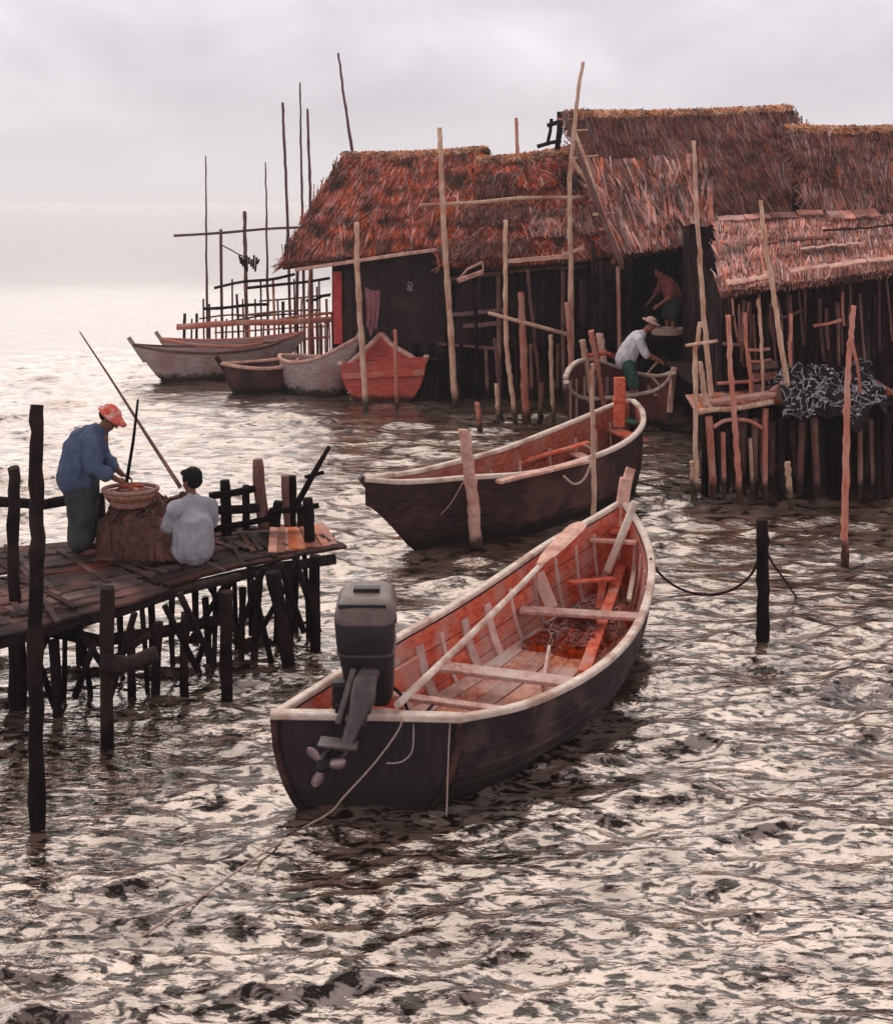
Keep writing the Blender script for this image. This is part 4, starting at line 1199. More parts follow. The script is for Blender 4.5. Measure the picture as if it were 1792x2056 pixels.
# seated child, back turned, holding the rod
base = Vector((-2.52, 12.50, DK + .03))
t = person(base, 'seated child with black hair and grey shirt holding a fishing rod on the jetty')
P, V = place(base, math.radians(118), 1.04)
mb = MB()
hc = P(.05, 0, .735)
HP, HR = head(mb, hc, V(.85, .45, -.25), V(.2, 0, 1), .97)
mb.capsule(P(.02, 0, .54), P(.035, 0, .66), .052, .046); mb.capsule(P(-.02, 0, .10), P(0, 0, .48), .12, .12)
for q in (-1, 1):
    mb.capsule(P(0, 0, .50), P(.0, q * .14, .50), .07, .06)
    mb.capsule(P(.0, q * .16, .50), P(.10, q * .20, .30), .046, .038)
    w_ = P(.24, .17 + q * .035, .40 + q * .03)
    mb.capsule(P(.10, q * .20, .30), w_, .036, .026)
    hand(mb, w_, V(.6, .5 - q * .4, .4), V(-.3, -q * .8, .1), .88, 1.1, q)
    mb.capsule(P(0, q * .09, .10), P(.36, q * .13, .22), .08, .058); mb.capsule(P(.36, q * .13, .22), P(.52, q * .12, -.05), .052, .036)
    mb.capsule(P(.52, q * .12, -.05), P(.64, q * .13, -.02), .034, .026)
solid(mb, 'body', M['skin'], t, .008, 3)
for q in (-1, 1):
    mb = MB(); mb.ball(HP(.078, q * .029, .010), .011, .011, .008); mb.build('eye', M['eye'], t)
mb = MB()
mb.capsule(P(-.03, 0, .12), P(-.02, 0, .33), .195, .185); mb.capsule(P(-.02, 0, .33), P(.0, 0, .50), .175, .12); mb.capsule(P(.0, 0, .50), P(.018, 0, .56), .10, .07)
for q in (-1, 1):
    mb.capsule(P(-.005, q * .05, .50), P(0, q * .14, .50), .095, .078); mb.capsule(P(0, q * .16, .49), P(.075, q * .20, .33), .078, .075)
solid(mb, 'shirt', M['shirt_grey'], t, .012, 2, .02, 11)
mb = MB()
mb.capsule(P(-.03, 0, .07), P(0, 0, .10), .17, .15)
for q in (-1, 1): mb.capsule(P(0, q * .09, .10), P(.32, q * .13, .21), .11, .085)
solid(mb, 'shorts', M['shorts_mauve'], t, .012, 2, .012, 10)
mb = MB(); mb.ball(HP(-.030, 0, .045), .103, .090, .090, HR); mb.ball(HP(-.055, 0, -.005), .070, .080, .07, HR); mb.capsule(HP(.055, -.03, .095), HP(.055, .03, .095), .03, .03, 8)
solid(mb, 'hair', M['hair'], t, .008, 2, .008, 45)

# man in white standing in the small boat
base = Vector((3.66, 25.1, .36))
t = person(base, 'stooping person in white shirt, straw hat and green shorts in the small pinkish boat')
P, V = place(base, math.radians(-6), 1.10)
mb = MB()
hc = P(.36, 0, 1.50)
HP, HR = head(mb, hc, V(.90, -.15, -.42), V(.4, 0, .9), 1.08)
mb.capsule(P(.22, 0, 1.33), P(.31, 0, 1.43), .065, .058); mb.capsule(P(-.06, 0, .86), P(.14, 0, 1.24), .14, .15)
for q in (-1, 1):
    mb.capsule(P(.15, 0, 1.27), P(.16, q * .18, 1.25), .09, .07)
    mb.capsule(P(.16, q * .2, 1.24), P(.27, q * .24, .97), .054, .044)
    w_ = P(.50, q * .12, .86); mb.capsule(P(.27, q * .24, .97), w_, .042, .030)
    hand(mb, w_, V(.8, -q * .1, -.5), V(-.2, -q * .6, -.5), 1.05, .8, q)
    mb.capsule(P(-.06, q * .09, .84), P(.06, q * .11, .46), .095, .068); mb.capsule(P(.06, q * .11, .46), P(0, q * .11, .07), .062, .042); mb.capsule(P(-.03, q * .11, .03), P(.16, q * .13, .025), .04, .03)
solid(mb, 'body', M['skin_red'], t, .0095, 3)
for q in (-1, 1):
    mb = MB(); mb.ball(HP(.085, q * .032, .012), .013, .012, .010); mb.build('eye', M['eye'], t)
mb = MB()
mb.capsule(P(-.09, 0, .86), P(.0, 0, 1.06), .20, .185); mb.capsule(P(.0, 0, 1.06), P(.12, 0, 1.25), .185, .15); mb.capsule(P(.12, 0, 1.25), P(.20, 0, 1.32), .13, .09)
for q in (-1, 1):
    mb.capsule(P(.12, q * .06, 1.27), P(.16, q * .17, 1.25), .105, .09); mb.capsule(P(.16, q * .2, 1.24), P(.26, q * .24, .98), .082, .074)
solid(mb, 'shirt', M['shirt_white'], t, .014, 2, .02, 9)
mb = MB()
mb.capsule(P(-.07, 0, .88), P(-.05, 0, .78), .175, .17)
for q in (-1, 1): mb.capsule(P(-.05, q * .085, .80), P(.05, q * .11, .44), .135, .115)
solid(mb, 'shorts', M['shorts_green'], t, .013, 2, .015, 9)
mb = MB(); mb.ball(HP(-.01, 0, .085), .108, .092, .068, HR)
for q in range(3):
    mb.tube([HP(-.005 + math.cos(a * math.pi / 10) * (.10 + .03 * q), math.sin(a * math.pi / 10) * (.09 + .03 * q), .062 - .008 * q) for a in range(21)], .018, 6, cap=False)
solid(mb, 'hat', M['hat_straw'], t, .009, 1, .006, 20)
mb = MB(); mb.ball(HP(-.03, 0, .02), .088, .082, .07, HR); solid(mb, 'hair', M['hair'], t, .009, 2, .006, 40)
mb = MB(); a = D(1300, 748, 24.9); b = D(1338, 788, 24.75); mb.tube([P(.50, -.08, .86), a, b], [.025, .025, .03], 8)
tag(mb.build('short_oar', M['pole_pale'], None), 'short pale handle slanting down from the hands of the man in white', 'oar')

# dim reddish figure inside the tall hut
base = Vector((4.86, 27.55, 1.56))
t = person(base, 'dim stooping person in dull red shirt inside the dark opening of the tall hut')
P, V = place(base, math.radians(200), 1.0)
mb = MB(); hc = P(.24, 0, 1.34); HP, HR = head(mb, hc, V(.85, .1, -.5), V(.5, 0, .85), 1.05)
mb.capsule(P(.12, 0, 1.18), P(.19, 0, 1.28), .062, .055); mb.capsule(P(-.06, 0, .82), P(.06, 0, 1.12), .13, .14)
for q in (-1, 1):
    mb.capsule(P(.07, 0, 1.14), P(.07, q * .18, 1.13), .09, .07)
    mb.capsule(P(.07, q * .2, 1.13), P(.14, q * .33, .86), .052, .042); w_ = P(.38, q * .24, .66); mb.capsule(P(.14, q * .33, .86), w_, .040, .028)
    hand(mb, w_, V(.8, -q * .2, -.5), V(0, -q * .6, -.6), 1.05, .6, q)
    mb.capsule(P(-.07, q * .10, .78), P(0, q * .13, .42), .085, .06); mb.capsule(P(0, q * .13, .42), P(-.04, q * .13, .07), .055, .038); mb.capsule(P(-.07, q * .13, .03), P(.13, q * .15, .025), .038, .03)
solid(mb, 'body', M['skin_red'], t, .0095, 3)
for q in (-1, 1):
    mb = MB(); mb.ball(HP(.083, q * .031, .012), .012, .012, .009); mb.build('eye', M['eye'], t)
mb = MB(); mb.capsule(P(-.10, 0, .80), P(-.03, 0, 1.0), .19, .18); mb.capsule(P(-.03, 0, 1.0), P(.05, 0, 1.13), .175, .145); mb.capsule(P(.05, 0, 1.13), P(.11, 0, 1.2), .12, .085)
for q in (-1, 1):
    mb.capsule(P(.04, q * .06, 1.14), P(.06, q * .17, 1.13), .10, .088); mb.capsule(P(.06, q * .2, 1.13), P(.12, q * .31, .90), .08, .072)
solid(mb, 'shirt', M['shirt_red'], t, .014, 2, .02, 9)
mb = MB(); mb.capsule(P(-.09, 0, .80), P(-.08, 0, .72), .17, .165)
for q in (-1, 1): mb.capsule(P(-.08, q * .09, .74), P(-.01, q * .13, .40), .125, .105)
solid(mb, 'shorts', M['trouser_grey'], t, .014, 2, .015, 9)
mb = MB(); mb.ball(HP(-.03, 0, .045), .103, .090, .085, HR); mb.ball(HP(-.05, 0, 0), .072, .080, .07, HR); solid(mb, 'hair', M['hair'], t, .009, 2, .006, 40)
# ------------------------------------------------------------------ huts
def roof_slab(A, B, C_, E, n=26, m=16, th=.16, amp=.05, seed=0):
    """ridge A-B, eave C_(below A) - E(below B): uneven bed of thatch"""
    mb = MB(); top = []; bot = []
    nn = (B - A).cross(C_ - A).normalized()
    if nn.z < 0: nn = -nn
    for i in range(m + 1):
        r1 = []; r2 = []
        for j in range(n + 1):
            p = lerp(lerp(A, B, j / n), lerp(C_, E, j / n), i / m)
            k = amp * noise.noise(Vector((p.x * 1.3 + seed, p.y * 1.3, p.z * 1.3))) + amp * .5 * noise.noise(Vector((p.x * 4, p.y * 4 + seed, p.z * 4)))
            sag = -.05 * math.sin(math.pi * j / n)
            r1.append(p + nn * (k + .02) + Vector((0, 0, sag))); r2.append(p + nn * (k - th) + Vector((0, 0, sag)))
        top.append(r1); bot.append(r2)
    mb.grid(top, flip=True); mb.grid(bot)
    mb.grid([top[0], bot[0]], flip=False, smooth=False); mb.grid([top[-1], bot[-1]], flip=True, smooth=False)
    mb.grid([[r[0] for r in top], [r[0] for r in bot]], smooth=False); mb.grid([[r[-1] for r in top], [r[-1] for r in bot]], smooth=False)
    return mb, nn


def straws(A, B, C_, E, nn, count, lmin=.30, lmax=.75, wmin=.010, wmax=.030, over=.10, courses=9, lean=.12, lift=.055, t0=0.0, t1=1.0, amp=.05, seed=0, shag=.12):
    mb = MB()
    for k in range(count):
        c = random.randrange(courses)
        tt = min(1.0, (c + 1 + random.gauss(0, .16)) / courses)
        ss = random.uniform(-.005, 1.005)
        p1 = lerp(lerp(A, B, ss), lerp(C_, E, ss), t0 + (t1 - t0) * tt)
        dn = (lerp(C_, E, ss) - lerp(A, B, ss)); L_ = dn.length; dn.normalize()
        sd = dn.cross(nn).normalized()
        d = (dn + sd * random.gauss(0, lean) + nn * random.uniform(-.04, shag)).normalized()
        ln = min(random.uniform(lmin, lmax), max(.08, (t0 + (t1 - t0) * tt) * L_ + .03))
        kz = amp * noise.noise(Vector((p1.x * 1.3 + seed, p1.y * 1.3, p1.z * 1.3)))
        p1 = p1 + nn * (kz + lift + random.uniform(-.02, .05)) + dn * random.uniform(0, over) + Vector((0, 0, -.05 * math.sin(math.pi * min(1, max(0, ss)))))
        p0 = p1 - d * ln - nn * random.uniform(.01, .05)
        w = random.uniform(wmin, wmax)
        s2 = (sd + nn * random.uniform(-.5, .5)).normalized()
        mid = lerp(p0, p1, .55) + nn * random.uniform(0, .03)
        h = s2.cross(d).normalized() * w * .35
        vs = [p0 - s2 * w, p0 + s2 * w, mid - s2 * w + h * 0, mid + h * 1.4, mid + s2 * w, p1 - s2 * w * .5, p1 + h, p1 + s2 * w * .5]
        mb.add(vs, [(0, 3, 2), (0, 1, 3), (1, 4, 3), (2, 3, 6, 5), (3, 4, 7, 6)])
    return mb


def ridge_roll(A, B, r_, count, seed=0):
    mb = MB()
    n = 26
    mb.tube([lerp(A, B, q / n) + Vector((0, 0, -.05 * math.sin(math.pi * q / n) + .04 * noise.noise(Vector((q * .8, seed, 0))))) for q in range(n + 1)], [r_ * (.9 + .3 * noise.noise(Vector((q * .9, 3 + seed, 0)))) for q in range(n + 1)], 10, rough=.12)
    ax = (B - A).normalized()
    for k in range(count):
        s_ = random.uniform(-.01, 1.01); p = lerp(A, B, s_) + Vector((0, 0, -.05 * math.sin(math.pi * min(1, max(0, s_)))))
        an = random.uniform(-.3, 1.1) if random.random() < .8 else random.uniform(1.1, math.pi)
        out = Vector((0, -math.cos(an), math.sin(an))); tan = Vector((0, math.sin(an), math.cos(an)))
        if out.y < 0: tan = -tan if tan.z > 0 else tan
        d = (tan * random.uniform(.5, 1) + ax * random.gauss(0, .6) + out * random.uniform(0, .35)).normalized()
        p0 = p + out * r_ * .9 - d * .14; p1 = p + out * (r_ * 1.02 + .01) + d * random.uniform(.06, .2); w = random.uniform(.008, .024)
        sdv = d.cross(out).normalized()
        mb.add([p0 - sdv * w, p0 + sdv * w, p1 + sdv * w * .5, p1 - sdv * w * .5, lerp(p0, p1, .5) + out * w * .6], [(0, 1, 4), (1, 2, 4), (2, 3, 4), (3, 0, 4)])
    return mb


def thatched(root, A, B, C_, E, matl, count, seed=0, ridge=True, backdrop=True, **kw):
    mb, nn = roof_slab(A, B, C_, E, seed=seed)
    ro = mb.build('roof', M['thatch_bed'], root)
    straws(A, B, C_, E, nn, count, seed=seed, **kw).build('thatch', matl, ro)
    # fringe at the eave and the two verges
    mb = straws(A, B, C_, E, nn, count // 14, courses=1, over=.10, lmin=.25, lmax=.5, lean=.22, shag=.02, lift=-.02, wmin=.006, wmax=.018, seed=seed)
    for side in (0, 1):
        for k in range(count // 30):
            t = random.random()
            p = lerp(A, C_, t) if side == 0 else lerp(B, E, t)
            ax = (A - B).normalized() * (1 if side == 0 else -1); dn = (C_ - A).normalized()
            d = (dn * random.uniform(.3, 1) + ax * random.uniform(0, .7) + nn * random.uniform(-.3, .3)).normalized()
            p0 = p - d * .15 + nn * random.uniform(-.1, .06); p1 = p0 + d * random.uniform(.25, .5); w = random.uniform(.01, .028)
            sdv = d.cross(nn).normalized()
            mb.add([p0 - sdv * w, p0 + sdv * w, p1 + sdv * w * .4, p1 - sdv * w * .4, lerp(p0, p1, .5) + nn * w * .6], [(0, 1, 4), (1, 2, 4), (2, 3, 4), (3, 0, 4)])
    mb.build('fringe', matl, ro)
    if ridge: ridge_roll(A, B, .13, 900, seed).build('ridge_cap', M['ridge'], ro)
    if backdrop:
        mb, n2 = roof_slab(A, B, Vector((C_.x, 2 * A.y - C_.y, C_.z)), Vector((E.x, 2 * B.y - E.y, E.z)), seed=seed + 5)
        mb.build('back_roof', M['thatch_dark'], root)
    return ro


def stick_wall(p, q, z0, z1f, n, mat_='wall_dark', wmin=.03, wmax=.07, gap=.02, miss=.04, zj=.06):
    """upright sticks and slats side by side"""
    mb = MB()
    p = Vector(p); q = Vector(q); d = (q - p); ln = d.length; d.normalize(); nrm = Vector((d.y, -d.x, 0))
    x = 0
    while x < ln:
        w_ = random.uniform(wmin, wmax)
        if random.random() > miss:
            c = p + d * (x + w_ / 2) + nrm * random.uniform(-.02, .02)
            z1 = z1f(x / ln) if callable(z1f) else z1f
            mb.bar(Vector((c.x, c.y, z0 + random.uniform(-zj, zj))), Vector((c.x + random.uniform(-.02, .02), c.y, z1 + random.uniform(-zj, 0))), w_, random.uniform(.015, .03), up=(nrm.x, nrm.y, 0))
        x += w_ + random.uniform(0, gap)
    return mb


def stilt(root, u, vt, ub, vb, r_, Y, m='pole_dark', name='stilt'):
    mb = MB(); a = D(u, vt, Y); b = D(ub, vb, Y); b.z = -.6
    mb.tube(catmull([b, lerp(a, b, .55) + Vector((random.uniform(-.03, .03), 0, 0)), a], 7), [r_] * 7, 8, rough=.08)
    return mb.build(name, M[m], root)


# left hut
t = thing('thatched_hut', (-1.2, 29.5, 0), 'leftmost hut on stilts with a ragged red-brown thatched roof and a dark blank front wall', 'hut', 'thatched huts on stilts')
A = D(692, 316, 30.9); B = D(972, 304, 31.0); C_ = D(566, 532, 28.3); E = D(900, 492, 28.3)
thatched(t, A, B, C_, E, M['thatch'], 14000, 1, lean=.20, wmin=.005, wmax=.017, lmin=.35, lmax=.95, over=.06)
mb = MB(); mb.ball(D(972, 305, 31.0), .16, .2, .13); mb.build('ridge_knob', M['thatch_bed'], t)
mb = MB(); mb.sweep(catmull([C_ + Vector((.3, -.10, -.10)), lerp(C_, E, .3) + Vector((0, -.10, -.12)), lerp(C_, E, .65) + Vector((0, -.10, -.08)), E + Vector((0, -.10, -.06))], 14), .05, .08); mb.build('eave_highlight', M['cream_red'], t)  # pale strip added for the bright highlight along the eave
# front wall of matting, side walls, floor
mb = MB(); p = D(690, 540, 28.95); q = D(893, 500, 28.95)
for k in range(9):
    f0 = k / 9; f1 = (k + .985) / 9
    a0 = lerp(p, q, f0); a1 = lerp(p, q, f1)
    mb.bar(Vector(((a0.x + a1.x) / 2, 28.95, .95)), Vector(((a0.x + a1.x) / 2, 28.95, lerp(a0.z, a1.z, .5) + .15)), (a1.x - a0.x), .04, up=(0, 1, 0))
mb.build('front_wall', M['wall_mat'], t)
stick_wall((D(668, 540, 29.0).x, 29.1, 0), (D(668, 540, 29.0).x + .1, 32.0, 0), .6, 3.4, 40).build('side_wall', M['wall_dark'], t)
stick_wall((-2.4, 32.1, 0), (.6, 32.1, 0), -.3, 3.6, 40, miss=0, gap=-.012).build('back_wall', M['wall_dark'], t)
mb = MB(); mb.bar(D(677, 545, 28.9), D(679, 690, 28.9), .20, .10, up=(0, 1, 0), n=4, jit=.006); mb.build('corner_board', M['paint_red'], t)
mb = MB(); mb.bar(D(700, 540, 28.9), D(702, 700, 28.9), .16, .10, up=(0, 1, 0)); mb.build('corner_post', M['timber'], t)
mb = MB()
for k in range(12): mb.bar((-2.45, 28.8 + k * .28, .85), (.3, 28.8 + k * .28, .85 + random.uniform(-.01, .01)), .25, .05)
mb.build('floor', M['timber'], t)
for (u, ub) in ((690, 690), (740, 742), (790, 790), (835, 838), (865, 867), (886, 890)):
    stilt(t, u, 690, ub, 800, random.uniform(.05, .08), 28.9)
stick_wall((D(730, 0, 28.98).x, 28.98, 0), (D(890, 0, 28.98).x, 28.98, 0), -.3, .9, 60, wmin=.02, wmax=.05, gap=.09).build('skirting', M['wall_dark'], t)
for (u, v, r_) in ((823, 580, .055),):
    pass

def cloth(pts_top, drop, matl, label, name, cat, folds=3.0, amp=.05, wav=.1):
    a, b = Vector(pts_top[0]), Vector(pts_top[1])
    mb = MB(); rows = []; rows2 = []
    for i in range(15):
        r1 = []; r2 = []
        for j in range(19):
            s_ = j / 18; v = i / 14
            p = lerp(a, b, s_) + Vector((0, amp * math.sin(s_ * 6.28 * folds) * (.3 + .7 * v), -drop * v * (1 - wav * math.sin(s_ * 9) * v) - .05 * math.sin(math.pi * s_)))
            p.x += .06 * math.sin(v * 3 + s_ * 2) * v
            r1.append(p); r2.append(p + Vector((0, .008, 0)))
        rows.append(r1); rows2.append(r2)
    mb.grid(rows); mb.grid(rows2, flip=True)
    return tag(mb.build(name, matl, None), label, cat)
cloth((D(732, 575, 28.6), D(762, 582, 28.6)), .95, M['cloth_pink'], 'dull pink cloth hanging in front of the dark wall of the left hut', 'hanging_cloth', 'cloth')
mb = MB()
mb.tube([D(823, 571, 28.8) + Vector((math.cos(a) * .05, 0, math.sin(a) * .05)) for a in [q * math.pi / 6 for q in range(13)]], .012, 6, cap=False)
mb.ball(D(823, 580, 28.8), .075, .04, .06)
tag(mb.build('float', M['net_pale'], None), 'small pale float hanging on the dark front wall of the left hut', 'float')

# low hut between
t = thing('thatched_hut', (1.5, 29.0, 0), 'low middle hut with a patched shaggy roof and pale sticks along its open front', 'hut', 'thatched huts on stilts')
A = D(962, 326, 30.4); B = D(1142, 304, 30.4); C_ = D(884, 532, 27.9); E = D(1262, 512, 27.9)
ro = thatched(t, A, B, C_, E, M['thatch'], 10000, 9, lean=.42, shag=.25, wmin=.006, wmax=.024, lmin=.3, lmax=.8, over=.15)
_, nn_ = roof_slab(A, B, C_, E)
for (s0, s1, t0, t1, mm) in ((.05, .5, .5, .66, 'thatch_dark'), (.35, .8, .12, .35, 'thatch'), (.5, .95, .56, .82, 'thatch_pink'), (.0, .45, .82, .98, 'thatch_dark'), (.1, .4, .18, .4, 'thatch_dark')):
    a1 = lerp(lerp(A, C_, t0), lerp(B, E, t0), s0) + nn_ * .10; b1 = lerp(lerp(A, C_, t0), lerp(B, E, t0), s1) + nn_ * .10
    c1 = lerp(lerp(A, C_, t1), lerp(B, E, t1), s0) + nn_ * .07; e1 = lerp(lerp(A, C_, t1), lerp(B, E, t1), s1) + nn_ * .07
    mbp = straws(a1, b1, c1, e1, nn_, 700, courses=3, lean=.35, wmin=.006, wmax=.026, lmin=.25, lmax=.6, shag=.2)
    mbp.build('roof_patch', M[mm], ro)
mb = MB(); 
for k in range(10):
    z = 1.2 + k * .23
    for q in range(3):
        x0 = .2 + q * 1.0; mb.bar((x0, 28.75, z), (x0 + .99, 28.75, z + random.uniform(-.02, .02)), .03, .215)
mb.build('back_panel', M['wall_mat'], t)
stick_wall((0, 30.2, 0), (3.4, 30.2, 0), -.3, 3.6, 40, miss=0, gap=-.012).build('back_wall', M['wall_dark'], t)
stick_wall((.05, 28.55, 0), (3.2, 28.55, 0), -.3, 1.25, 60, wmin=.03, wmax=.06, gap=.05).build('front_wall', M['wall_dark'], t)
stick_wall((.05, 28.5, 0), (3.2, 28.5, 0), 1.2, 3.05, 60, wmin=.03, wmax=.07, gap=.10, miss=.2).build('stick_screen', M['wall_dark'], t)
mb = MB(); mb.tube([D(905, 560, 28.3), D(1060, 540, 28.3), D(1240, 530, 28.3)], .05, 8, rough=.1); mb.build('eave_pole', M['pole_brown'], t)
for (u0, v0, u1, v1, w_, mm) in ((905, 632, 1010, 622, .09, 'stick'), (930, 655, 1006, 648, .10, 'stick'), (880, 690, 1000, 700, .06, 'pole_brown')):
    mb = MB(); mb.bar(D(u0, v0, 28.3), D(u1, v1, 28.3), .05, w_, n=4, jit=.01); mb.build('rail', M[mm], t)
for (u, vt, ub) in ((900, 550, 905), (952, 560, 960), (1000, 540, 1003), (1035, 545, 1035), (1090, 540, 1093), (1130, 540, 1133), (1180, 530, 1185), (925, 690, 928), (975, 700, 978), (1065, 690, 1067), (1120, 690, 1122)):
    stilt(t, u, vt, ub, 810, random.uniform(.04, .065), 28.3, m=random.choice(('pole_dark', 'pole_brown', 'pole_dark')))
mb = MB()
for k in range(5): mb.bar((.1, 28.5 + k * .4, 1.2), (3.2, 28.5 + k * .4, 1.2), .36, .05)
mb.build('floor', M['timber'], t)
mb = MB(); mb.bar(D(1020, 524, 27.75), D(1140, 515, 27.75), .05, .10, n=5, jit=.012); mb.bar(D(1128, 512, 27.7), D(1172, 496, 27.7), .05, .08, n=3, jit=.01); mb.build('eave_highlight', M['cream_red'], t)  # pale strips standing in for highlights on the low hut's eave
# loose pale shingle hanging from its eave
mb = MB(); a, b, c, d = D(918, 564, 27.6), D(970, 545, 27.6), D(968, 526, 27.75), D(938, 540, 27.75)
mb.bar(a, b, .05, .10, up=(0, -.4, 1)); mb.bar(d, c, .03, .05, up=(0, -.4, 1)); mb.bar(a, d, .03, .05, up=(0, -.4, 1)); mb.bar(b, c, .03, .05, up=(0, -.4, 1))
mb.build('hanging_shingle', M['cream_red'], t)

# tall hut
t = thing('thatched_hut', (5.2, 29.0, 0), 'tallest hut with a steep dark thatched roof, open front behind the man in white', 'hut', 'thatched huts on stilts')
A = D(1138, 232, 29.3); B = D(1584, 222, 29.3); C_ = D(1244, 512, 26.7); E = D(1660, 432, 26.7)
E = Vector((E.x, E.y, E.z - .05))
_, nn_ = roof_slab(A, B, C_, E)
ro = thatched(t, A, B, C_, E, M['thatch_dark'], 18000, 21, lmin=.4, lmax=1.1, lean=.17, wmin=.006, wmax=.02)
straws(lerp(A, C_, .35), lerp(A, B, .55) + (lerp(C_, E, .55) - lerp(A, B, .55)) * .35, C_, lerp(C_, E, .45), nn_, 700, lmin=.5, lmax=1.1, wmin=.02, wmax=.045, courses=4, lean=.15, lift=.10).build('roof_patch', M['thatch_pink'], ro)
for k in range(9):   # lashed laths along the open left verge
    f = k / 8
    mb = MB(); p = lerp(A, C_, .06 + .8 * f); mb.tube([p + Vector((-.32 + .1 * random.random(), 0, .10)), p + Vector((.30, -.02, .12 + random.uniform(-.06, .06)))], .035, 6, rough=.1); mb.build('lath', M['pole_pale' if k % 2 else 'pole_red'], t)
for (p, q, r_, mm) in ((D(1130, 225, 28.7), D(1250, 540, 26.3), .055, 'pole_brown'), (D(1152, 262, 28.6), D(1195, 385, 27.6), .05, 'pole_pale'), (D(1148, 320, 28.4), D(1205, 400, 27.6), .05, 'pole_pale'), (D(1200, 400, 27.5), D(1248, 530, 26.4), .05, 'pole_red')):
    p = p * .985 + Vector((0, 0, H * .015)); q = q * .985 + Vector((0, 0, H * .015)); mb = MB(); mb.tube(catmull([p, lerp(p, q, .5) + Vector((0, 0, random.uniform(-.05, .05))), q], 8), r_, 8, rough=.1); mb.build('verge_pole', M[mm], t)
for (p, q, r_) in ((D(1124, 224, 29.2), D(1118, 300, 29.2), .07), (D(1098, 252, 29.2), D(1130, 244, 29.2), .05), (D(1107, 238, 29.2), D(1098, 292, 29.2), .04), (D(1078, 294, 29.3), D(1126, 282, 29.2), .045)):
    mb = MB(); mb.tube([p, lerp(p, q, .5) + Vector((.02, 0, .02)), q], r_, 8, rough=.12); mb.build('gable_stick', M['pole_dark'], t)
mb = MB()
for k in range(7): mb.bar((3.1, 27.3 + k * .42, 1.5), (7.6, 27.3 + k * .42, 1.5), .4, .06)
mb.build('floor', M['timber'], t)
stick_wall((2.6, 30.6, 0), (7.8, 30.6, 0), -.3, 4.4, 60, miss=0, gap=-.012).build('back_wall', M['wall_dark'], t)
stick_wall((3.2, 27.4, 0), (3.35, 30.6, 0), -.3, 3.6, 60).build('side_wall', M['wall_dark'], t)
stick_wall((7.7, 27.4, 0), (7.7, 30.6, 0), .2, 4.2, 60).build('side_wall', M['wall_dark'], t)
stick_wall((3.15, 27.45, 0), (3.95, 27.45, 0), 1.3, lambda f: 3.2, 60).build('front_wall', M['wall_dark'], t)
stick_wall((3.15, 27.35, 0), (6.6, 27.35, 0), -.4, 1.45, 60, gap=.04).build('skirting', M['wall_dark'], t)
mb = MB(); mb.bar(D(1240, 535, 26.95), D(1244, 800, 26.95), .07, .10, up=(0, 1, 0), n=3, jit=.01); mb.build('door_post', M['pole_red'], t)
for (u, vt, ub) in ((1170, 560, 1172), (1212, 560, 1214), (1395, 500, 1400), (1432, 500, 1436), (1290, 720, 1292), (1345, 720, 1343)):
    stilt(t, u, vt, ub, 825, random.uniform(.06, .085), 26.95)
# tray basket on the floor edge
c0 = D(1338, 664, 27.0)
t2 = thing('tray_basket', (c0.x, c0.y, 1.53), 'shallow pale tray basket beside the straw hat of the man in white', 'basket')
mb = MB()
for k in range(4):
    mb.tube([Vector((c0.x + math.cos(a * math.pi / 12) * (.30 + .02 * k), c0.y + math.sin(a * math.pi / 12) * .24, c0.z - .06 + .035 * k)) for a in range(25)], .024, 6, cap=False)
mb.ball((c0.x, c0.y, c0.z - .07), .29, .24, .03); mb.build('wicker_body', M['hat_straw'], t2)
mb = MB()
for k in range(14): mb.ball((c0.x + random.uniform(-.2, .2), c0.y + random.uniform(-.14, .14), c0.z + random.uniform(-.02, .06)), .06, .05, .04)
mb.build('contents', M['basket'], t2)
mb = MB(); mb.bar((c0.x, c0.y, 1.53), (c0.x, c0.y, c0.z - .08), .34, .30, up=(0, 1, 0)); mb.bar((c0.x - .2, c0.y - .15, 1.545), (c0.x + .2, c0.y - .15, 1.545), .06, .02); 
tag(mb.build('crate', M['timber'], None), 'dark wooden crate under the pale tray basket at the edge of the tall hut floor', 'crate')

# right hut with its porch roof
t = thing('thatched_hut', (6.3, 21, 0), 'nearest hut at the right edge, dark stick walls under a pinkish patched porch roof', 'hut', 'thatched huts on stilts')
HR_ = t
A = D(1586, 264, 25.0); B = D(1900, 260, 25.0); C_ = D(1626, 446, 22.4); E = D(1900, 446, 22.4)
thatched(t, A, B, C_, E, M['thatch_dark'], 8000, 33, wmin=.006, wmax=.02, lmin=.35, lmax=.9, backdrop=False)
A = D(1441, 448, 22.0); B = D(2120, 412, 22.0); C_ = D(1449, 588, 19.7); E = D(2120, 490, 19.7)
mb, nn_ = roof_slab(A, B, C_, E, th=.10, seed=4); po = mb.build('porch_roof', M['thatch_bed'], t)
straws(A, B, C_, E, nn_, 16000, courses=5, lean=.10, wmin=.006, wmax=.020, lmin=.35, lmax=.75, shag=.03, seed=4, lift=.04).build('thatch', M['thatch_pink'], po)
mb = straws(A, B, C_, E, nn_, 1400, courses=1, over=.14, lmin=.25, lmax=.5, lean=.12, lift=-.02, seed=4, wmin=.006, wmax=.018, shag=.03)
mb.build('fringe', M['thatch_pink'], po)
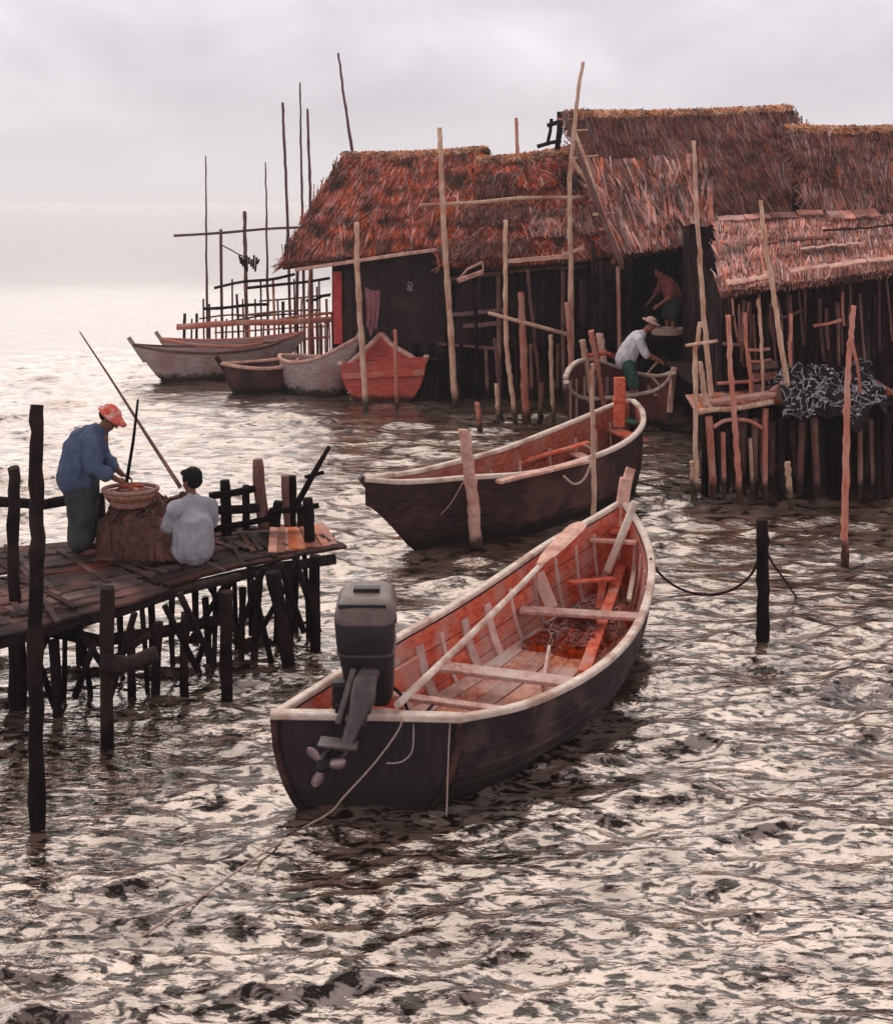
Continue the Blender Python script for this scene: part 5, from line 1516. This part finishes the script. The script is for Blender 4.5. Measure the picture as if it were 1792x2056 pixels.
for (s0, s1, tt, w_, dz, mm) in ((.0, .46, .02, .22, .11, 'thatch_pink'), (.48, .70, .10, .30, .14, 'thatch_pink'), (.02, .5, .42, .10, .08, 'thatch_dark'), (.3, .98, .93, .12, .12, 'cream_red'), (.35, .62, .60, .06, .10, 'cream_red'), (.45, .9, .34, .05, .10, 'thatch_bed'), (.02, .2, .95, .16, .10, 'cream_red')):
    mb = MB(); s0 *= .676; s1 *= .676; p = lerp(lerp(A, C_, tt), lerp(B, E, tt), s0) + nn_ * dz; q = lerp(lerp(A, C_, tt), lerp(B, E, tt), s1) + nn_ * dz
    for k in range(4):
        f0, f1 = k / 4, (k + .96) / 4
        mb.bar(lerp(p, q, f0) + nn_ * random.uniform(-.01, .02), lerp(p, q, f1) + nn_ * random.uniform(-.01, .02), w_ * random.uniform(.8, 1.1), .025, up=nn_, n=4, jit=.012)
    mb.build('roof_batten', M[mm], po)
# front, sides, back
zf = lambda f: 2.95 + .55 * f
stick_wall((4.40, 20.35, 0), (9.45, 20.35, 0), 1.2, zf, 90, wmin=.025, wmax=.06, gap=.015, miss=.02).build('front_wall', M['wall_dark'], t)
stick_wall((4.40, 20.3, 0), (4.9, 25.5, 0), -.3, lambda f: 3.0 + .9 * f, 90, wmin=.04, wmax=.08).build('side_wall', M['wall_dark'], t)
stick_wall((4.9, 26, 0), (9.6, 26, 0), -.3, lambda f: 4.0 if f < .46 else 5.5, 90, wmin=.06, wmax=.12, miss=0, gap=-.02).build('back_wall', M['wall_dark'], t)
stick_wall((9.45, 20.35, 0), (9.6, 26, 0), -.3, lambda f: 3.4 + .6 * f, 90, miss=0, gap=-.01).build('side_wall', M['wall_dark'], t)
stick_wall((4.35, 20.0, 0), (9.4, 19.6, 0), -.5, 1.2, 90, wmin=.03, wmax=.07, gap=.05, miss=.1).build('skirting', M['wall_dark'], t)
mb = MB()
for k in range(12): mb.bar((4.4, 20.5 + k * .43, 1.2), (9.4, 20.5 + k * .43, 1.2), .4, .06)
mb.build('floor', M['timber'], t)
for k in range(34):
    u = random.uniform(1446, 1830); v0 = random.uniform(575, 640) - max(0, (u - 1500)) * .12; ln = random.uniform(60, 190)
    mb = MB(); Y = random.uniform(20.05, 20.22); a = D(u, v0, Y); b = D(u + random.uniform(-6, 14), v0 + ln, Y); b.z = max(b.z, 1.25)
    mb.tube(catmull([a, lerp(a, b, .5) + Vector((random.uniform(-.03, .03), 0, 0)), b], 6), random.uniform(.014, .03), 6, rough=.1); mb.build('wall_stick', M[random.choice(('pole_brown', 'pole_brown', 'pole_dark', 'pole_red', 'mast'))], t)
for k in range(22):
    u = 1420 + k * 19 + random.uniform(-7, 7); Yb = random.uniform(18.9, 19.5)
    stilt(t, u, 822 + random.uniform(0, 25), u + random.uniform(-5, 8), 980, random.uniform(.03, .06), Yb, m=random.choice(('pole_dark', 'pole_dark', 'pole_brown')))
for (p, q, mm) in ((((1632, 654)), (1688, 642), 'pole_red'), ((1500, 702), (1545, 700), 'pole_red'), ((1500, 726), (1548, 722), 'pole_red'), ((1560, 640), (1610, 622), 'pole_brown'), ((1440, 770), (1560, 758), 'pole_red'), ((1450, 690), (1500, 690), 'pole_brown')):
    mb = MB(); mb.tube([D(p[0], p[1], 20.0), D((p[0] + q[0]) / 2, (p[1] + q[1]) / 2 + 2, 20.0), D(q[0], q[1], 20.0)], .028, 7, rough=.12); mb.build('wall_rail', M[mm], t)
mb = MB()
for k in range(3): mb.bar(D(1505, 735 + 22 * k, 20.05), D(1560, 732 + 22 * k, 20.05), .05, .12, n=2, jit=.01)
mb.build('slatted_panel', M['stick'], t)

# platform in front of it
t = thing('landing_platform', (4.6, 19.4, 0), 'narrow landing platform with an orange plank edge on thin stilts before the right hut', 'platform')
pa = D(1392, 824, 18.95); pb = D(1800, 790, 18.95)
mb = MB()
for k in range(40):
    f = k / 40; c = lerp(pa, pb, f + .0125)
    mb.bar(Vector((c.x, 18.95 + random.uniform(-.04, .04), c.z + random.uniform(-.01, .01))), Vector((c.x + .12, 20.25, c.z + .02)), (pb.x - pa.x) / 42, .03)
mb.build('deck', M['deck_red'], t)
mb = MB(); mb.tube(catmull([pa + Vector((0, -.05, -.03)), D(1430, 822, 18.88), D(1475, 820, 18.88), D(1552, 806, 18.88)], 10), .045, 8, rough=.1); mb.build('edge_pole', M['pole_pale'], t)
mb = MB(); mb.bar(D(1425, 808, 19.0), D(1552, 790, 19.0), .30, .05, n=3, jit=.01); mb.build('edge_board', M['deck_red'], t)
mb = MB(); mb.bar(D(1555, 796, 19.02), D(1580, 778, 19.02), .12, .25, n=2); mb.build('edge_board', M['deck_red'], t)
for (u, vt, ub, vb, r_, mm) in ((1422, 836, 1434, 985, .055, 'pole_red'), (1451, 868, 1455, 985, .035, 'pole_red'), (1536, 820, 1540, 985, .045, 'pole_red'), (1505, 880, 1507, 985, .03, 'pole_pale'), (1396, 826, 1399, 985, .03, 'pole_brown'), (1570, 815, 1573, 985, .04, 'pole_dark'), (1640, 815, 1643, 985, .04, 'pole_dark'), (1700, 815, 1702, 985, .04, 'pole_dark'), (1760, 810, 1765, 985, .04, 'pole_dark')):
    stilt(t, u, vt, ub, vb, r_, 18.92, m=mm)
for (p, q) in (((1432, 858), (1472, 842)), ((1480, 842), (1530, 860))):
    mb = MB(); mb.tube(catmull([D(p[0], p[1], 18.86), D((p[0] + q[0]) / 2, min(p[1], q[1]) + 3, 18.86), D(q[0], q[1], 18.86)], 7), .03, 7, rough=.1); mb.build('brace', M['pole_red'], t)

# pale net heaped on the platform and hanging over its edge
mb = MB(); rows = []
def nh(s_, v):
    """sheet from the back of the platform over its edge, s along, v down"""
    c = lerp(D(1562, 806, 18.95), D(1768, 792, 18.95), s_)
    n1 = noise.noise(Vector((s_ * 5, v * 3, 2))); n2 = noise.noise(Vector((s_ * 14, v * 8, 6)))
    if v < .6:
        f = v / .6; y = 20.0 - 1.25 * f; z = c.z + .08 + .34 * math.sin(math.pi * (.15 + .8 * f)) * (.6 + .8 * n1) + .08 * n2
    else:
        f = (v - .6) / .4; y = 18.75 - .06 * f - .08 * abs(n1); z = c.z + .10 - (.36 + .45 * n1) * f
    return Vector((c.x + .06 * n2, y + .05 * n2, z))
for i in range(40):
    rows.append([nh(j / 69, i / 39) for j in range(70)])
mb.grid(rows)
net = tag(mb.build('fishing_net', M['net_dark'], None), 'whitish grey fishing net heaped on the platform and hanging over its edge, far right', 'fishing net')
mb = MB()
for k in range(120):      # knotted mesh lines running over the folds
    s_ = random.uniform(0, .98); v = random.uniform(.05, .85); ds = random.gauss(0, .012); pts = []
    for q in range(9):
        pts.append(nh(min(.995, max(0, s_ + ds * q + random.gauss(0, .002))), min(.995, v + q * .016 + random.uniform(0, .006))) + Vector((0, -.02, .018 + random.uniform(0, .015))))
    mb.tube(pts, random.uniform(.004, .010), 4)
for k in range(26):
    s_ = random.uniform(.01, .97); v = random.uniform(.08, .9); pts = []; ph = random.uniform(0, 6.28); r_ = random.uniform(.04, .09); c = nh(s_, v) + Vector((0, -.03, .03))
    for q in range(10):
        an = ph + q * random.uniform(.3, .6)
        pts.append(c + Vector((math.cos(an) * r_, random.uniform(-.02, .01), math.sin(an) * r_ * .6)))
    mb.tube(pts, random.uniform(.005, .010), 4)
for k in range(170):
    s_ = random.uniform(.02, .95); v = random.uniform(.1, .95); p = nh(s_, v) + Vector((0, -.03, .02)); r_ = random.uniform(.010, .03)
    mb.ball(p, r_, r_ * .8, r_ * .7, nu=8, nv=6)
mb.build('cords', M['net_pale'], net)

# ------------------------------------------------------------------ bamboo rack, far left
t = thing('bamboo_rack', (-5, 34.2, 0), 'tall open bamboo drying rack on thin legs in the water behind the far left boats', 'rack')
RY = 34.0
for (u0, v0, u1, v1, r_, mm, Y) in ((349, 473, 616, 456, .045, 'mast', 34.2), (430, 578, 592, 550, .05, 'pole_dark', 34.0), (496, 578, 662, 558, .05, 'pole_dark', 33.9), (408, 620, 540, 611, .055, 'pole_dark', 34.0), (355, 657, 672, 640, .10, 'pole_red', 33.8),
                               (480, 634, 640, 622, .035, 'pole_brown', 34.0), (614, 603, 663, 592, .05, 'pole_dark', 33.9), (441, 490, 502, 519, .022, 'mast', 34.0), (372, 700, 590, 680, .05, 'pole_red', 33.8), (355, 652, 600, 630, .03, 'mast', 34.6), (430, 668, 660, 655, .03, 'pole_red', 34.6), (400, 640, 560, 626, .03, 'pole_brown', 34.4), (520, 604, 664, 590, .03, 'mast', 34.3), (560, 642, 668, 628, .05, 'pole_red', 33.9), (500, 690, 660, 676, .04, 'pole_red', 33.8)):
    mb = MB(); a = D(u0, v0, Y); b = D(u1, v1, Y); mb.tube(catmull([a, lerp(a, b, .35) + Vector((0, 0, random.uniform(-.04, .04))), lerp(a, b, .7) + Vector((0, 0, random.uniform(-.04, .04))), b], 9), r_ * .8, 7, rough=.1); mb.build('rail', M[mm], t)
for (u, vt, ub, r_, mm) in ((443, 460, 448, .05, 'mast'), (597, 537, 600, .055, 'pole_brown'), (371, 629, 374, .05, 'pole_dark'), (395, 629, 398, .045, 'pole_dark'), (475, 590, 478, .04, 'mast'), (568, 605, 571, .055, 'pole_dark'), (512, 600, 514, .03, 'mast'), (548, 560, 550, .04, 'pole_red'),
                        (636, 575, 638, .035, 'mast'), (655, 600, 656, .04, 'pole_brown'), (640, 560, 641, .03, 'pole_brown'), (420, 610, 421, .035, 'mast'), (500, 640, 502, .035, 'pole_red'), (530, 640, 531, .03, 'mast'), (582, 640, 583, .035, 'pole_red'), (612, 640, 613, .035, 'pole_red'), (627, 650, 628, .03, 'pole_red'), (646, 650, 647, .03, 'pole_red'), (666, 630, 667, .04, 'paint_red'), (455, 640, 456, .03, 'mast'), (385, 640, 386, .03, 'mast'), (408, 600, 410, .03, 'mast'), (433, 640, 434, .03, 'pole_red'), (466, 560, 467, .03, 'mast'), (487, 600, 488, .03, 'pole_brown'), (523, 560, 524, .03, 'mast'), (557, 600, 558, .03, 'mast'), (590, 560, 591, .03, 'mast'), (605, 600, 606, .03, 'pole_red'), (620, 560, 621, .03, 'mast'), (633, 620, 634, .025, 'pole_red'), (652, 640, 653, .03, 'pole_red'), (660, 640, 661, .025, 'pole_red')):
    mb = MB(); a = D(u, vt, 34.05); b = D(ub, 720, 34.05); b.z = -.5; mb.tube(catmull([b, lerp(a, b, .5) + Vector((random.uniform(-.04, .04), 0, 0)), a], 7), r_ * .85, 7, rough=.1); mb.build('post', M[mm], t)
mb = MB()
for q in range(9): mb.tube([D(480 + q * 5, 512 + (q % 3) * 4, 33.9), D(484 + q * 4, 530 + (q % 4) * 5, 33.9)], .03, 5)
mb.build('bundle', M['pole_dark'], t)

# ------------------------------------------------------------------ free standing poles
G = 'bamboo poles standing in the village'
def pole(pts, Y, r0, r1, m, label, name='bamboo_pole', wy=None, rough=.09):
    """top first; the last point is the foot"""
    P_ = [D(u, v, Y if wy is None else lerp(Y, wy, k / (len(pts) - 1))) for k, (u, v) in enumerate(pts)]
    P_ = P_[::-1]; n = 8 * (len(pts) - 1) + 1
    cu = [c_ + Vector((random.gauss(0, .0055), random.gauss(0, .0055), 0)) for c_ in catmull(P_, n)]
    mb = MB(); mb.tube(cu, [.84 * lerp(r1, r0, q / (n - 1)) * (1.16 if q % 5 == 2 else 1.0) for q in range(n)], 9, rough=rough)
    return tag(mb.build(name, M[m], None), label, 'pole', G)
pole([(413, 312), (414, 470), (416, 640), (418, 735)], 35.2, .02, .055, 'mast', 'leftmost tall thin mast rising from the bamboo rack')
pole([(491, 424), (492, 500), (495, 640), (497, 735)], 35.0, .06, .06, 'pole_brown', 'short stout reddish mast rising from the bamboo rack, just left of its middle')
pole([(533, 325), (535, 470), (538, 640), (540, 735)], 35.4, .02, .06, 'mast', 'dark mast second from the left among the tall ones above the rack, bare and tapering')
pole([(567, 205), (571, 300), (577, 440), (584, 735)], 36.5, .045, .05, 'mast', 'reddish mast just left of the two tallest masts above the far boats')
pole([(602, 165), (604, 300), (607, 440), (612, 735)], 36.8, .025, .055, 'mast', 'tallest thin mast in the left cluster, left of its close twin')
pole([(617, 218), (620, 300), (623, 420), (628, 735)], 36.0, .04, .055, 'mast', 'thin mast right beside the tallest one and nearest to the left hut roof')
pole([(679, 106), (690, 190), (706, 300), (728, 470), (750, 730)], 33.5, .03, .07, 'mast', 'lone dark pole leaning behind the ridge of the left hut')
pole([(1036, 236), (1038, 310), (1041, 420), (1050, 700)], 31.5, .05, .06, 'pole_red', 'short reddish pole rising behind the ridge of the low middle hut')
pole([(622, 540), (621, 650), (623, 760)], 31.6, .04, .05, 'pole_red', 'thin pole standing in the water before the slim orange rimmed boat', wy=31.4)
pole([(716, 446), (717, 540), (724, 660), (735, 826)], 26.7, .06, .075, 'pole_pale', 'pale bamboo pole standing left of the red boat against the dark hut wall')
pole([(793, 662), (794, 730), (797, 824)], 26.85, .045, .05, 'pole_red', 'short pole standing in front of the red boat')
pole([(882, 256), (886, 340), (893, 500), (903, 640), (914, 818)], 27.2, .06, .085, 'pole_pale', 'tall pale bamboo pole at the right end of the left hut, rising above its ridge')
pole([(1170, 124), (1157, 215), (1143, 380), (1146, 560), (1146, 845)], 25.7, .04, .07, 'pole_pale', 'tallest pale pole in front of the gable of the tall hut, top leaning right')
pole([(1137, 607), (1142, 660), (1146, 740), (1146, 846)], 25.5, .06, .06, 'pole_red', 'short reddish pole tied against the tallest pale pole')
pole([(1014, 442), (1014, 560), (1016, 690), (1026, 775), (1035, 850)], 25.3, .05, .06, 'pole_pale', 'pale pole in the middle of the low hut front, taller than the sticks beside it')
pole([(1045, 586), (1048, 650), (1052, 760), (1057, 852)], 25.2, .07, .10, 'pole_red', 'thick red painted post with a forked top beside the pale middle pole', name='mooring_post')
pole([(1058, 543), (1070, 650), (1082, 770), (1087, 850)], 25.6, .04, .045, 'pole_brown', 'thin grey brown stick leaning just right of the forked red post')
pole([(1105, 672), (1107, 760), (1111, 848)], 25.4, .05, .05, 'pole_pale', 'straight pale stick standing in the water right of the forked red post')
pole([(992, 680), (998, 730), (1008, 845)], 25.4, .04, .04, 'pole_brown', 'thin leaning stick left of the pale middle pole')
pole([(996, 770), (998, 810), (1000, 850)], 25.2, .05, .05, 'pole_pale', 'short pale stump at the waterline left of the pale middle pole', name='mooring_post')
pole([(1087, 768), (1085, 810), (1083, 850)], 25.3, .055, .055, 'pole_brown', 'short stump with a pale top between the forked red post and the straight pale stick', name='mooring_post')
pole([(958, 809), (961, 840), (964, 868)], 24.2, .06, .06, 'pole_red', 'short reddish post in the water left of the sticks, behind the middle boat', name='mooring_post')
pole([(931, 862), (940, 930), (949, 1010), (956, 1100)], 16.15, .085, .095, 'cream_red', 'thick pale mooring post standing in front of the dark side of the middle boat', name='mooring_post')
pole([(1188, 730), (1189, 850), (1191, 960), (1194, 1085)], 16.7, .03, .045, 'pole_pale', 'thin pole with a rope loop in front of the bow half of the middle boat')
pole([(1168, 682), (1178, 740), (1192, 852)], 24.3, .07, .065, 'pole_pale', 'thin pale left stake of the three at the stern of the small pinkish boat', name='mooring_post')
pole([(1186, 664), (1196, 720), (1216, 850)], 24.4, .07, .06, 'pole_red', 'tallest, reddish stake of the three at the stern of the small pinkish boat', name='mooring_post')
pole([(1203, 670), (1210, 720), (1222, 850)], 25.6, .09, .08, 'cream_red', 'thickest stake of the three at the stern of the small pinkish boat', name='mooring_post')
pole([(1393, 282), (1397, 400), (1406, 540), (1416, 670), (1428, 802)], 19.3, .035, .05, 'pole_pale', 'long pale pole leaning on the left end of the platform, reaching the tall roof')
pole([(1526, 402), (1534, 480), (1548, 560), (1562, 660), (1582, 786)], 19.2, .035, .05, 'pole_pale', 'long pale pole slanting across the porch roof, its foot by the pale net')
pole([(1404, 646), (1400, 690), (1395, 720), (1397, 990)], 18.8, .035, .045, 'pole_pale', 'crooked pale stake with a short crossbar at the left end of the platform')
pole([(1406, 726), (1411, 770), (1418, 816)], 18.9, .04, .05, 'pole_pale', 'short pale stake on the left end of the orange plank edge', name='stake')
pole([(1461, 632), (1466, 740), (1473, 825), (1478, 910), (1486, 1012)], 18.65, .04, .055, 'pole_red', 'pole rising from the water through the middle of the orange platform edge')
pole([(1494, 628), (1498, 690), (1506, 750), (1508, 800)], 19.6, .03, .04, 'pole_red', 'thin reddish stake standing on the platform right of the middle pole', name='stake')
pole([(1521, 600), (1526, 650), (1530, 740), (1532, 795)], 19.7, .03, .03, 'pole_pale', 'thin pale stake on the platform, beside the slatted panel under the porch', name='stake')
pole([(1586, 630), (1587, 670), (1585, 706), (1588, 770)], 19.6, .03, .03, 'pole_red', 'knobbly pinkish branch standing right of the long leaning pole by the net', name='stake', rough=.3)
pole([(1714, 614), (1707, 690), (1700, 800), (1698, 900), (1696, 1030), (1696, 1136)], 15.5, .035, .055, 'pole_red', 'long slightly crooked pole standing in the water before the net at the right edge')
pole([(1389, 926), (1390, 960), (1391, 1006)], 18.85, .05, .045, 'pole_pale', 'short pale stump in the dark water below the left end of the platform', name='mooring_post')
pole([(1580, 928), (1583, 970), (1589, 1024)], 18.25, .055, .045, 'pole_pale', 'short pale stump in the dark water below the pale net', name='mooring_post')
pole([(1530, 1042), (1530, 1150), (1531, 1300)], 12.75, .07, .075, 'pole_dark', 'dark post in the open water right of the near motorboat, holding its rope', name='mooring_post')
pole([(73, 813), (73, 1000), (74, 1250), (73, 1690)], 9.0, .055, .065, 'pole_dark', 'tall thick dark post in the water in front of the jetty at the left edge', name='mooring_post')
pole([(28, 938), (28, 1200), (30, 1440)], 11.2, .06, .065, 'pole_dark', 'dark post cut by the left edge of the picture beside the jetty', name='mooring_post')
mb = MB(); a = D(1708, 678, 15.45); b = D(1722, 740, 15.45); mb.tube([a, b, D(1726, 790, 15.5)], .02, 6)
tag(mb.build('twig', M['pole_red'], None), 'thin side twig tied to the long crooked pole at the right edge', 'stick')
mb = MB(); mb.tube([D(1376, 694, 18.75), D(1400, 690, 18.75), D(1440, 684, 18.75)], .025, 6, rough=.1)
tag(mb.build('crossbar', M['pole_pale'], None), 'short crossbar tied to the crooked pale stake left of the platform', 'stick')
mb = MB(); a = D(980, 628, 25.1); b = D(1142, 672, 25.25); mb.tube([a, lerp(a, b, .5), b], [.035, .04, .045], 7, rough=.08)
tag(mb.build('slanting_rail', M['pole_pale'], None), 'pale rail slanting down to the right between the pale middle pole and the tallest pole', 'rail')
mb = MB(); mb.tube(catmull([D(842, 412, 28.2), D(960, 406, 28.1), D(1040, 398, 28.1), D(1176, 396, 27.9)], 12), .045, 7, rough=.08)
tag(mb.build('roof_pole', M['pole_pale'], None), 'long pale pole lying level across the roofs of the left and low middle huts', 'pole')
mb = MB(); mb.tube([D(1172, 716, 24.35), D(1214, 708, 24.5), D(1232, 716, 24.6)], .05, 7, rough=.1)
tag(mb.build('crossbar', M['inner_orange'], None), 'short orange crossbar joining the three stakes at the stern of the small pinkish boat', 'stick')

# ------------------------------------------------------------------ haze
def haze():
    x0, x1, y0, y1, z0, z1 = -4200, 4200, -12, 5200, -1.6, 12.5
    vs = [(x, y, z) for z in (z0, z1) for y in (y0, y1) for x in (x0, x1)]
    mb = MB(); mb.add(vs, [(0, 2, 3, 1), (4, 5, 7, 6), (0, 1, 5, 4), (2, 6, 7, 3), (0, 4, 6, 2), (1, 3, 7, 5)])
    m = bpy.data.materials.new('haze'); m.use_nodes = True; nt = m.node_tree
    nt.nodes.remove(nt.nodes['Principled BSDF'])
    v = nt.nodes.new('ShaderNodeVolumePrincipled'); v.inputs['Density'].default_value = 0.0007; v.inputs['Color'].default_value = (.985, .965, .975, 1); v.inputs['Anisotropy'].default_value = 0.5
    nt.links.new(v.outputs[0], nt.nodes['Material Output'].inputs['Volume'])
    o = mb.build('haze', m, None, org=(0, 0, 0))
    o['kind'] = 'stuff'; o['label'] = 'thin pale mist over the water and far boats'; o['category'] = 'haze'
USE_HAZE = True
if USE_HAZE: haze()

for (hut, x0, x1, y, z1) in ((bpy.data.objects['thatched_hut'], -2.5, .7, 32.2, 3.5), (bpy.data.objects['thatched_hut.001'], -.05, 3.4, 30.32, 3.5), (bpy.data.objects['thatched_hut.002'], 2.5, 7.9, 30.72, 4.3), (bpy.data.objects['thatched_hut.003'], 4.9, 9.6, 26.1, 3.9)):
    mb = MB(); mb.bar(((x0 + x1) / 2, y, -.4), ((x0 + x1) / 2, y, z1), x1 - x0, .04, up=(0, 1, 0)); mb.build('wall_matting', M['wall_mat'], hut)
